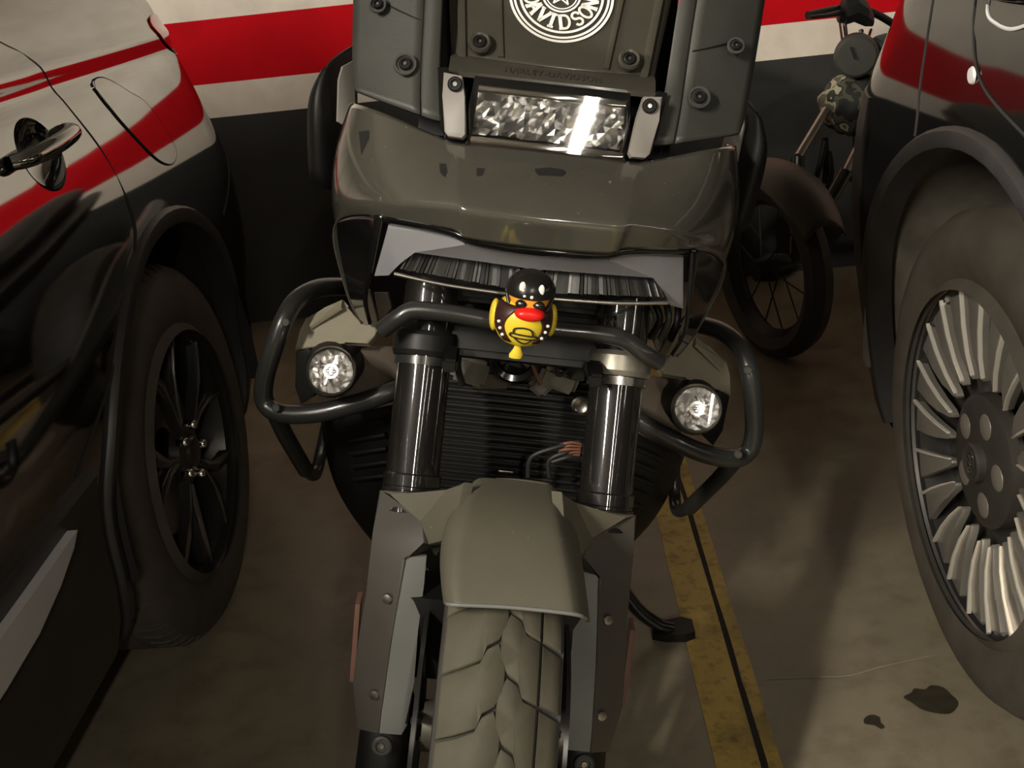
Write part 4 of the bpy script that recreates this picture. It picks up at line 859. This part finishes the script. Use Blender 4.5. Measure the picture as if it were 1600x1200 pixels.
def dish(o, c, r):
    """scoop a shallow hollow out of a solid panel"""
    cut = ellipsoid('cutter', c, r, 'void', None, 48); par = o.parent; o.parent = None
    b = o.modifiers.new('cut', 'BOOLEAN'); b.operation = 'DIFFERENCE'; b.object = cut; b.solver = 'EXACT'
    bpy.context.view_layer.update()
    me = bpy.data.meshes.new_from_object(o.evaluated_get(bpy.context.evaluated_depsgraph_get())); o.modifiers.clear(); o.data = me; o.parent = par
    for p in me.polygons: p.use_smooth = True
    me.set_sharp_from_angle(angle=radians(32)); bpy.data.objects.remove(cut)
def well_liner(S, parent, wy, wz, r, mat, depth=.36):
    n = 40; A = [radians(-6 + 192 * k / n) for k in range(n + 1)]
    bm = bmesh.new(); rows = [[bm.verts.new((S.x0 - S.out * d, wy + rr * cos(a), wz + rr * sin(a))) for a in A] for d, rr in ((.012, r), (.10, r + .004), (depth, r))]
    for i in range(2):
        for j in range(n): bm.faces.new((rows[i][j], rows[i][j + 1], rows[i + 1][j + 1], rows[i + 1][j]))
    bm.faces.new(rows[2])
    return from_bm('wheel_well', bm, mat, parent, 40)
def patch(name, S, rows, mat, parent, d=.0015, th=.003, sub=1):
    """panel lying on the skin; rows of (y, z)"""
    bm = bmesh.new(); G = [[bm.verts.new(S.pt(y, z, d)) for y, z in r] for r in rows]
    B2 = [[bm.verts.new(S.pt(y, z, d - th)) for y, z in r] for r in rows]
    for i in range(len(G) - 1):
        for j in range(len(G[0]) - 1): bm.faces.new((G[i][j], G[i][j + 1], G[i + 1][j + 1], G[i + 1][j]))
    n, m = len(G), len(G[0])
    edge = [(i, 0) for i in range(n)] + [(n - 1, j) for j in range(1, m)] + [(i, m - 1) for i in range(n - 2, -1, -1)] + [(0, j) for j in range(m - 2, 0, -1)]
    for a, b in zip(edge, edge[1:] + edge[:1]): 
        try: bm.faces.new((G[a[0]][a[1]], B2[a[0]][a[1]], B2[b[0]][b[1]], G[b[0]][b[1]]))
        except ValueError: pass
    for i in range(n - 1):
        for j in range(m - 1): bm.faces.new((B2[i][j], B2[i + 1][j], B2[i + 1][j + 1], B2[i][j + 1]))
    return from_bm(name, bm, mat, parent, 45)
def seam(name, S, pts, r, mat, parent, d=0):
    P = catmull([(y, z, 0) for y, z in pts], 8)
    return tube(name, [S.pt(p.x, p.y, d) for p in P], r, mat, parent, 6, 0)
def disc_patch(name, S, outline, mat, parent, d=.0015, n=14):
    P = [(p.x, p.y) for p in catmull([(y, z, 0) for y, z in outline], 5, True)]
    cy, cz2 = sum(p[0] for p in P) / len(P), sum(p[1] for p in P) / len(P)
    bm = bmesh.new(); rings = []
    for k in range(n + 1):
        f = 1 - k / n
        rings.append([bm.verts.new(S.pt(cy + (y - cy) * f, cz2 + (z - cz2) * f, d - (.003 if k == -1 else 0))) for y, z in P] if f > 0 else [bm.verts.new(S.pt(cy, cz2, d))])
    base = [bm.verts.new(S.pt(y, z, d - .003)) for y, z in P]
    m = len(P)
    for i in range(m): bm.faces.new((base[i], base[(i + 1) % m], rings[0][(i + 1) % m], rings[0][i]))
    for a, b in zip(rings, rings[1:]):
        for i in range(m):
            j = (i + 1) % m
            if len(b) == 1: bm.faces.new((a[i], a[j], b[0]))
            else: bm.faces.new((a[i], a[j], b[j], b[i]))
    return from_bm(name, bm, mat, parent, 45)
def arch_trim(S, parent, wy, wz, r0, r1, a0, a1, d, mat, name='arch_cladding'):
    n = 40; rows = []
    for q, (r, dd) in enumerate(((r0 - .004, -.035), (r0, d - .004), (r0 + .006, d), (r1 - .005, d), (r1, d - .006), (r1 + .001, -.004))):
        rows.append([S.pt(wy + r * cos(a0 + (a1 - a0) * k / n), wz + r * sin(a0 + (a1 - a0) * k / n), dd) for k in range(n + 1)])
    bm = bmesh.new(); G = [[bm.verts.new(p) for p in r] for r in rows]
    for i in range(len(G) - 1):
        for j in range(n): bm.faces.new((G[i][j], G[i][j + 1], G[i + 1][j + 1], G[i + 1][j]))
    return from_bm(name, bm, mat, parent, 40)

# ---- left car
LW = Vector((-.678, 1.738, .346)); LR = .346
carL = thing('black_car', 'glossy black car with red tail lamp and dark five-spoke wheel, left of the motorcycle', 'car', (-1.4, 1.0, 0))
profL = [(.16, .13), (.24, .06), (.33, .035), (.45, .03), (.56, .012), (.68, .0), (.80, .006), (.90, .022), (.97, .042), (1.01, .048), (1.03, .058), (1.20, .13), (1.40, .24), (1.52, .33), (1.58, .45)]
tailL = [(.16, 2.56), (.30, 2.62), (.55, 2.64), (.75, 2.60), (.90, 2.54), (1.05, 2.50), (1.3, 2.36), (1.58, 2.16)]
SL = CarSide(-.640, 1, profL, tailL, .42, -1.9, .07, 1.7)
ZS = [.16, .19, .24, .28, .33, .39, .45, .50, .56, .62, .68, .74, .80, .85, .90, .94, .97, 1.0, 1.02, 1.05, 1.12, 1.20, 1.30, 1.40, 1.47, 1.52, 1.55, 1.58]
profL[:] = [(.16, .13), (.24, .06), (.33, .035), (.45, .03), (.56, .010), (.68, .0), (.78, .002), (.88, .014), (.96, .031), (1.00, .042), (1.020, .0495), (1.050, .0500), (1.07, .0580), (1.10, .065), (1.13, .075), (1.25, .13), (1.42, .24), (1.54, .33), (1.62, .45)]
tailL[-2:] = [(1.3, 2.38), (1.62, 2.16)]
ZS[:] = [.20 + .0225 * k for k in range(40) if not .985 < .20 + .0225 * k < 1.09] + [.992, 1.0, 1.008, 1.016, 1.022, 1.028, 1.034, 1.040, 1.046, 1.052, 1.058, 1.066, 1.08, 1.10, 1.13, 1.18, 1.25, 1.33, 1.42, 1.54, 1.62]
def attach(root):
    """children are modelled in world space: put them under the root without moving them"""
    for o in bpy.data.objects:
        if o.parent == root and o.get('_w') is None:
            o.location = o.location - root.location; o['_w'] = 1
    for o in bpy.data.objects:
        if o.get('_w') is not None: del o['_w']
def tyre_blocks(parent, c, R, o, n, d_in, d_out, sl):
    me = None
    for k in range(n):
        if me is None:
            bm = bmesh.new(); vs = []
            w_ = .36 * 2 * pi / n
            prof = ((R - .020, -.003), (R - .006, -.016), (R + .001, -.030), (R + .0015, d_in))
            for r, d in prof:
                for a in (-w_, w_):
                    sh = sl * (d + .03)
                    vs.append((bm.verts.new((o * d, r * cos(a + sh), r * sin(a + sh))), bm.verts.new((o * (d), (r - .008) * cos(a + sh), (r - .008) * sin(a + sh)))))
            for i in range(len(prof) - 1):
                a, b, c2, d2 = vs[2 * i], vs[2 * i + 1], vs[2 * i + 2], vs[2 * i + 3]
                bm.faces.new((a[0], b[0], d2[0], c2[0])); bm.faces.new((a[0], c2[0], c2[1], a[1])); bm.faces.new((b[0], b[1], d2[1], d2[0]))
            bm.faces.new((vs[0][0], vs[0][1], vs[1][1], vs[1][0])); bm.faces.new((vs[-2][0], vs[-1][0], vs[-1][1], vs[-2][1]))
            b0 = from_bm('tread_block', bm, 'rubber_dusty', parent, 40); b0.location = c; me = b0
        else: copy_of(me, parent, location=Vector(c), rotation_euler=(2 * pi * k / n, 0, 0))
bodyL = car_body(SL, ZS, carL, (LW.y, LW.z + .02, .405))
# rear door skin, its seam, window, handle
DE = [(.56, 1.22), (.62, 1.335), (.68, 1.43), (.74, 1.52), (.80, 1.60), (.86, 1.622), (.915, 1.608), (.98, 1.575), (1.04, 1.545), (1.075, 1.515), (1.10, 1.475)]
dr = patch('rear_door', SL, [[(.62 + (SL.lin(DE, z) - .62) * k / 16, z) for k in range(17)] for z in ZS if .555 < z < 1.101], 'car_black', carL, .0022)
seam('door_gap', SL, [(1.30, 1.16), (1.402, 1.122), (1.474, 1.092), (1.536, 1.059), (1.578, .982), (1.612, .915), (1.628, .821), (1.60, .77), (1.50, .70), (1.38, .62), (1.24, .555)], .0022, 'void', carL, .0005)
patch('side_window', SL, [[(.62 + (e - .62) * k / 8, z) for k in range(9)] for z, e in ((1.135, 1.36), (1.18, 1.40), (1.25, 1.42), (1.33, 1.42), (1.42, 1.36), (1.50, 1.25))], 'black_gloss', carL, .003)
seam('window_trim', SL, [(.62, 1.128), (1.0, 1.129), (1.36, 1.130), (1.45, 1.135)], .005, 'car_trim', carL, .003)
hcx = Vector(SL.pt(1.425, .955, .012))
for q in (bodyL, dr): dish(q, hcx, (.034, .062, .056))
hp = [SL.pt(1.335, .955, .004), SL.pt(1.355, .957, .024), SL.pt(1.42, .962, .034), SL.pt(1.49, .966, .028), SL.pt(1.520, .966, .004)]
tube('door_handle', hp, [.010, .012, .0125, .012, .010], 'car_black', carL, 12, 5)
fl_ = disc_patch('fuel_flap', SL, [(1.695, 1.002), (1.715, 1.014), (1.758, 1.010), (1.82, .980), (1.875, .95), (1.918, .875), (1.905, .852), (1.86, .848), (1.80, .875), (1.73, .945)], 'car_black', carL, .0028)
fo = [(1.695, 1.002), (1.715, 1.014), (1.758, 1.010), (1.82, .980), (1.875, .95), (1.918, .875), (1.905, .852), (1.86, .848), (1.80, .875), (1.73, .945), (1.695, 1.002)]
seam('flap_gap', SL, fo, .0019, 'void', fl_, .0012).location = (0, 0, 0)
tl2 = disc_patch('tail_lamp', SL, [(2.10, 1.075), (2.15, 1.088), (2.25, 1.078), (2.36, 1.06), (2.40, 1.03), (2.36, 1.0), (2.25, 1.008), (2.14, 1.035)], 'red_lens', carL, .004)
seam('bumper_gap', SL, [(2.42, .93), (2.36, .905), (2.33, .86), (2.30, .787), (2.20, .73), (2.11, .695)], .0022, 'void', carL, .0004)
arch_trim(SL, carL, LW.y, LW.z + .02, .395, .425, radians(-22), radians(200), .010, 'car_plastic')
well_liner(SL, carL, LW.y, LW.z + .02, .40, 'void')
# sill cladding and bright trim
patch('sill_cladding', SL, [[(.2 + 1.08 * k / 10, z) for k in range(11)] for z in (.18, .24, .30, .36, .42, .48, .535)], 'car_plastic', carL, .012, .014)
patch('sill_trim', SL, [[(.3, .432), (.7, .434), (.95, .440), (1.04, .448), (1.11, .468), (1.158, .494)], [(.3, .50), (.7, .502), (.95, .505), (1.06, .508), (1.13, .511), (1.172, .512)]], 'car_trim', carL, .026, .014)
car_wheel(carL, LW, LR, .228, .11, 1)
tyre_blocks(carL, LW, LR, 1, 64, -.055, -.003, .9)
lathe('tread_rib', [(LR + .001, -.068), (LR + .001, -.105), (LR - .006, -.105), (LR - .006, -.068)], LW, (1, 0, 0), 'rubber_dusty', carL, 96, 30, True)
for k in range(5):
    a = radians(98 + 72 * k)
    for sd_ in (-1, 1):
        A = lambda r, w_, dz: (r, a + sd_ * w_, dz)
        sp = blade('wheel_spoke', LW, 1, [A(.045, .10, -.012), A(.10, .13, -.012), A(.16, .22, -.008), A(.219, .36, -.008), A(.219, .255, -.008), A(.155, .09, -.010), A(.10, .02, -.014), A(.045, -.05, -.014)], 0, .02, 'alloy_dark', carL, .003)
        blade('spoke_machined_edge', LW, 1, [A(.06, .10, -.010), A(.105, .13, -.010), A(.163, .225, -.0065), A(.219, .36, -.0065), A(.219, .325, -.0065), A(.160, .195, -.0065), A(.105, .10, -.010), A(.06, .06, -.010)], 0, .004, 'alloy_edge', sp, 0)
lathe('hub_cap', [(0, .002), (.026, .0), (.030, -.006), (.052, -.012), (.055, -.03), (0, -.03)], LW, (1, 0, 0), 'alloy_dark', carL, 32)
for k in range(5):
    a = radians(62 + 72 * k)
    lathe('wheel_bolt', [(0, .010), (.007, .009), (.0095, .004), (.0095, -.01), (0, -.01)], in_wheel(LW, 1, .050, a, -.006), (1, 0, 0), 'chrome', carL, 12)
lathe('brake_disc', [(.05, -.058), (.15, -.058), (.15, -.066), (.05, -.066)], LW, (1, 0, 0), 'steel', carL, 40, 30, True)
attach(carL)

# ---- right car
RW = Vector((.590, 1.395, .374)); RR = .374
carR = thing('dark_car', 'dark car with silver multi-spoke wheel, right of the yellow line', 'car', (1.3, .8, 0))
profR = [(.16, .10), (.24, .05), (.35, .03), (.50, .012), (.62, .0), (.76, .0), (.86, .010), (.95, .028), (1.02, .044), (1.07, .055), (1.10, .066), (1.25, .13), (1.42, .24), (1.54, .33), (1.62, .45)]
tailR = [(.16, 2.14), (.30, 2.22), (.60, 2.25), (.80, 2.22), (.95, 2.14), (1.10, 2.08), (1.3, 1.98), (1.62, 1.80)]
SR = CarSide(.555, -1, profR, tailR, .42, -2.2, .06, 1.5)
bodyR = car_body(SR, ZS, carR, (RW.y, RW.z + .02, .455), mat='car_dark')
patch('rear_door', SR, [[(.3 + (e - .3) * k / 12, z) for k in range(13)] for z, e in ((.50, .86), (.60, .89), (.70, .95), (.80, 1.04), (.865, 1.18), (.92, 1.40), (.98, 1.475), (1.04, 1.50), (1.09, 1.50))], 'car_dark', carR, .0022)
seam('door_gap', SR, [(1.51, 1.10), (1.505, 1.04), (1.48, .98), (1.40, .915), (1.18, .86), (1.04, .80), (.95, .70), (.89, .60), (.86, .50)], .0022, 'void', carR, .0005)
patch('side_window', SR, [[(.3 + (e - .3) * k / 8, z) for k in range(9)] for z, e in ((1.11, 1.46), (1.18, 1.44), (1.25, 1.40), (1.33, 1.35), (1.42, 1.26), (1.50, 1.15))], 'black_gloss', carR, .003)
hc = disc_patch('handle_cup', SR, [(1.45, 1.025), (1.442, 1.002), (1.41, .992), (1.36, .99), (1.31, 1.003), (1.285, 1.02), (1.30, 1.045), (1.36, 1.06), (1.42, 1.055)], 'black_gloss', carR, .0025)
seam('handle_cup_rim', SR, [(1.458, 1.035), (1.445, 1.002), (1.41, .991), (1.36, .988), (1.31, 1.001), (1.278, 1.025)], .0025, 'car_trim', hc, .003)
tube('door_handle', [SR.pt(1.48, 1.03, .004), SR.pt(1.45, 1.033, .03), SR.pt(1.36, 1.036, .038), SR.pt(1.28, 1.036, .032), SR.pt(1.25, 1.035, .004)], [.010, .012, .0125, .012, .010], 'car_dark', carR, 12, 5)
seam('bumper_gap', SR, [(1.66, 1.02), (1.64, .96), (1.62, .895), (1.605, .851), (1.60, .82)], .0016, 'car_plastic', carR, .0004)
lb2 = lathe('lock_cover', [(0, .004), (.010, .003), (.012, 0), (0, -.002)], SR.pt(1.44, .925, .002), (-1, 0, 0), 'car_trim', carR, 20)
arch_trim(SR, carR, RW.y, RW.z + .02, .440, .468, radians(-20), radians(195), .010, 'car_plastic')
well_liner(SR, carR, RW.y, RW.z + .02, .448, 'liner_dust')
patch('rear_bumper', SR, [[(1.86 + (SR.yend(z) - .004 - 1.86) * (1 - (1 - k / 12) ** 2), z) for k in range(13)] for z in (.25, .30, .38, .46, .54, .62, .70, .78, .84)], 'car_plastic', carR, .004, .006)
car_wheel(carR, RW, RR, .262, .115, -1)
for k in range(20):
    a = radians(9 + 18 * k); q = .010 if k % 2 else -.010
    A = lambda r, w_, dz: (r, a + q + w_, dz)
    sp = blade('wheel_spoke', RW, -1, [A(.122, -.015, -.018), A(.130, -.050, -.016), A(.16, -.078, -.010), A(.20, -.092, -.007), A(.246, -.100, -.006), A(.252, -.088, -.010), A(.247, .075, -.012), A(.254, .098, -.010), A(.20, .092, -.009), A(.16, .078, -.012), A(.130, .055, -.017), A(.122, .02, -.018)], 0, .012, 'alloy_silver', carR, .003)
    blade('spoke_bright_edge', RW, -1, [A(.126, .035, -.014), A(.16, .060, -.008), A(.20, .074, -.005), A(.253, .080, -.005), A(.257, .101, -.005), A(.20, .093, -.005), A(.16, .079, -.008), A(.128, .055, -.014)], 0, .006, 'alloy_bright', sp, .001)
lathe('rim_lip', [(.258, .0), (.266, .004), (.270, -.002), (.262, -.012), (.252, -.014)], RW, (-1, 0, 0), 'alloy_edge', carR, 72)
lathe('hub_plate', [(0, -.012), (.088, -.014), (.10, -.020), (.102, -.04), (0, -.04)], RW, (-1, 0, 0), 'alloy_shadow', carR, 40)
lathe('spoke_backing', [(.10, -.05), (.245, -.06), (.245, -.066), (.10, -.056)], RW, (-1, 0, 0), 'alloy_shadow', carR, 48, 30, True)  # dark ring that puts the shade of the gaps behind the spokes
for k in range(5):
    lathe('lug_pocket', [(0, -.004), (.012, -.0045), (.019, -.007), (.021, -.010), (.022, -.02), (0, -.02)], in_wheel(RW, -1, .064, radians(30 + 72 * k), -.006), (-1, 0, 0), 'alloy_dull', carR, 24)
cb = lathe('centre_badge', [(0, -.002), (.024, -.002), (.027, .0), (.030, -.003), (.031, -.016), (0, -.016)], RW, (-1, 0, 0), 'alloy_shadow', carR, 32)
text_mesh('badge_lettering', 'KIA', .020, 'alloy_edge', cb, (RW.x - .0005, RW.y, RW.z), (0, -.30, .95), (0, .95, .30), .0008, .0004).location = (0, 0, 0)
bm = bmesh.new()
for k in range(36):
    a0, a1 = 2 * pi * k / 36, 2 * pi * (k + 1) / 36
    def ov(r, a):
        e = Vector((0, -.30, .95)) * (r * cos(a)) + Vector((0, .95, .30)) * (r * .62 * sin(a)); return Vector((RW.x + .0006, RW.y, RW.z)) + e
    q = [bm.verts.new(ov(r, a)) for r, a in ((.0215, a0), (.0215, a1), (.0195, a1), (.0195, a0))]; p2 = [bm.verts.new(v.co + Vector((-.0012, 0, 0))) for v in q]
    bm.faces.new(p2); bm.faces.new(q)
    for i in range(4): bm.faces.new((q[i], q[(i + 1) % 4], p2[(i + 1) % 4], p2[i]))
from_bm('badge_oval', bm, 'alloy_edge', cb, 30)
attach(carR)

# ------------------------------------------------------------------ small trail bike by the wall
B2 = thing('trail_bike', 'small trail motorcycle with camouflage cover parked by the wall behind the right car', 'motorcycle', (.80, 3.0, 0))
bl = lambda p: Vector(p)
lathe('headlight_shell', [(0, -.012), (.05, -.010), (.058, -.002), (.060, .01), (.054, .05), (.035, .085), (0, .095)], (0.8884, 3.02, 0.7613), (.25, 1, .1), 'grey_plastic', B2, 32)
tube('headlight_glint', [(0.8664, 3, 0.7906), (0.8792, 3, 0.7575)], .0028, 'steel', B2, 6, 0)
loft('instrument_pod', [[Vector((0.9888, 3.08, 0.7624)) + Vector((x, w_ * .7 * sin(2 * pi * k / 14), w_ * cos(2 * pi * k / 14))) for k in range(14)] for x, w_ in ((-.06, .025), (-.03, .045), (.02, .05), (.05, .03))], 'grey_plastic', B2, True, 1)
tube('handlebar', [(0.7603, 3.04, 0.8797), (0.8421, 3.1, 0.8811), (0.9149, 3.17, 0.8764), (0.9874, 3.2, 0.8535), (1.0655, 3.24, 0.8078)], .011, 'black_plastic', B2, 10, 4)
tube('brake_lever', [(0.7504, 2.98, 0.8797), (0.8034, 3.02, 0.8766), (0.8577, 3.08, 0.874)], [.005, .006, .008], 'black_plastic', B2, 8, 4)
loft('control_block', [[Vector((0.9097, 3.12, 0.8629)) + Vector((x, w_ * sin(2 * pi * k / 10), w_ * .9 * cos(2 * pi * k / 10) + dz)) for k in range(10)] for x, w_, dz in ((-.045, .02, 0), (-.03, .042, .01), (.0, .046, .02), (.03, .04, 0), (.05, .02, -.02))], 'black_plastic', B2, True, 0, 30)
for p, q in (((0.8798, 3.12, 0.8523), (0.874, 3.07, 0.7955)), ((0.9226, 3.1, 0.8188), (0.9234, 3.07, 0.7871)), ((0.9589, 3.12, 0.8136), (0.9369, 3.08, 0.7882))):
    tube('bracket_strut', [p, q], .008, 'chrome', B2, 8, 0)
tube('mirror_cable', [(0.8526, 3.06, 0.8507), (0.8538, 3.05, 0.8262), (0.8577, 3.05, 0.8022)], .003, 'wire', B2, 6, 3)
bm = bmesh.new(); bmesh.ops.create_icosphere(bm, subdivisions=4, radius=1)
rn = random.Random(3)
from mathutils import noise as mnoise
cc = Vector((0.9115, 3.1, 0.6205))
for v in bm.verts:
    n_ = v.co.normalized(); k = 1 + .16 * mnoise.noise(n_ * 3.1) + .07 * mnoise.noise(n_ * 9)
    v.co = cc + Vector((n_.x * .098 * k, n_.y * .075 * k, n_.z * .088 * k))
from_bm('camouflage_cover', bm, 'camo', B2, 180)
wc = Vector((0.6053, 2.8, 0.2525)); wr = wc.z; wax = Vector((cos(radians(20)), sin(radians(20)) , 0)); wfd = Vector((-sin(radians(20)), cos(radians(20)), 0))
for (a, b, r_) in (((0.8139, 3.04, 0.6211), (0.7066, 2.92, 0.5234), .012), ((0.9707, 3.08, 0.612), (0.8384, 2.92, 0.4695), .012)):
    ft = tube('fork_tube', [a, b], r_, 'steel', B2, 14, 0)
    d = (Vector(b) - Vector(a)).normalized(); e = Vector(b) + d * .28
    e = wc + wax * (-.075 if ft.name == 'fork_tube' or b[0] < .70 else .075)
    tube('fork_slider', [b, e], .019, 'tube_black', ft, 14, 0)
fc2 = Vector((0.6844, 2.82, 0.4675))
for k in range(4):
    q = Vector((0.8551, 3.06, 0.5185)) + Vector((rn.uniform(-.05, .05), rn.uniform(-.02, .03), rn.uniform(-.05, .03)))
    tube('engine_hose', [q, q + Vector((rn.uniform(-.03, .03), -.01, -.06)), q + Vector((rn.uniform(-.05, .02), 0, -.13))], .009, 'black_plastic', B2, 8, 4)
rows = []
for k in range(9):
    a = radians(35 + 120 * k / 8); rr_ = wr + .05
    ctr = wc + wfd * (-cos(a) * rr_) + Vector((0, 0, sin(a) * rr_))
    wd = .06 + .03 * sin(pi * k / 8)
    rows.append([ctr + wax * (s_ * wd) + Vector((0, 0, -.04 * abs(s_) ** 2.2)) for s_ in (-1, -.5, 0, .5, 1)])
sheet('front_fender', rows, 'brown_dark', B2, .004, 2)
lathe('front_tyre', [(wr - .06, -.025), (wr - .03, -.04), (wr - .01, -.03), (wr, 0), (wr - .01, .03), (wr - .03, .04), (wr - .06, .025)], wc, wax, 'rubber_dark', B2, 48)
lathe('front_rim', [(wr - .058, -.024), (wr - .072, 0), (wr - .058, .024), (wr - .08, .0)], wc, wax, 'black_plastic', B2, 48, 40, True)  # rim, hub and spokes black: the shade here is put into their colour
lathe('front_hub', [(0, -.05), (.03, -.05), (.04, 0), (.03, .05), (0, .05)], wc, wax, 'black_plastic', B2, 20)
for k in range(12):
    a = 2 * pi * k / 12
    tube('wheel_spoke', [wc + wax * (.02 * (1 if k % 2 else -1)) + wfd * (.035 * cos(a)) + Vector((0, 0, .035 * sin(a))), wc + wfd * ((wr - .075) * cos(a + .2)) + Vector((0, 0, (wr - .075) * sin(a + .2)))], .0025, 'black_plastic', B2, 5, 0)
tube('frame_tube', [cc + Vector((0, .03, 0)), cc + Vector((.15, .10, -.15)), cc + Vector((.30, .14, -.30))], .02, 'black_plastic', B2, 10, 3)
loft('engine', [[Vector((1.05, 3.22, .36)) + Vector((x, w_ * sin(2 * pi * k / 12), w_ * cos(2 * pi * k / 12))) for k in range(12)] for x, w_ in ((-.09, .06), (-.06, .11), (.06, .11), (.09, .06))], 'black_plastic', B2, True, 0, 30)
loft('fuel_tank', [[Vector((y - 1.85, 3.22, .72)) + Vector((0, w_ * sin(2 * pi * k / 14), w_ * .8 * cos(2 * pi * k / 14))) for k in range(14)] for y, w_ in ((2.84, .03), (2.90, .08), (3.05, .09), (3.18, .04))], 'black_plastic', B2, True, 1)
rw2 = Vector((1.55, 3.34, .24))
lathe('rear_tyre', [(.17, -.03), (.20, -.045), (.23, -.03), (.24, 0), (.23, .03), (.20, .045), (.17, .03), (.16, 0)], rw2, (.15, -1, 0), 'rubber_dark', B2, 40, 40, True)
tube('swing_arm', [Vector((1.1, 3.20, .33)), rw2 + Vector((0, -.06, 0))], .015, 'black_plastic', B2, 8, 0)
attach(B2)
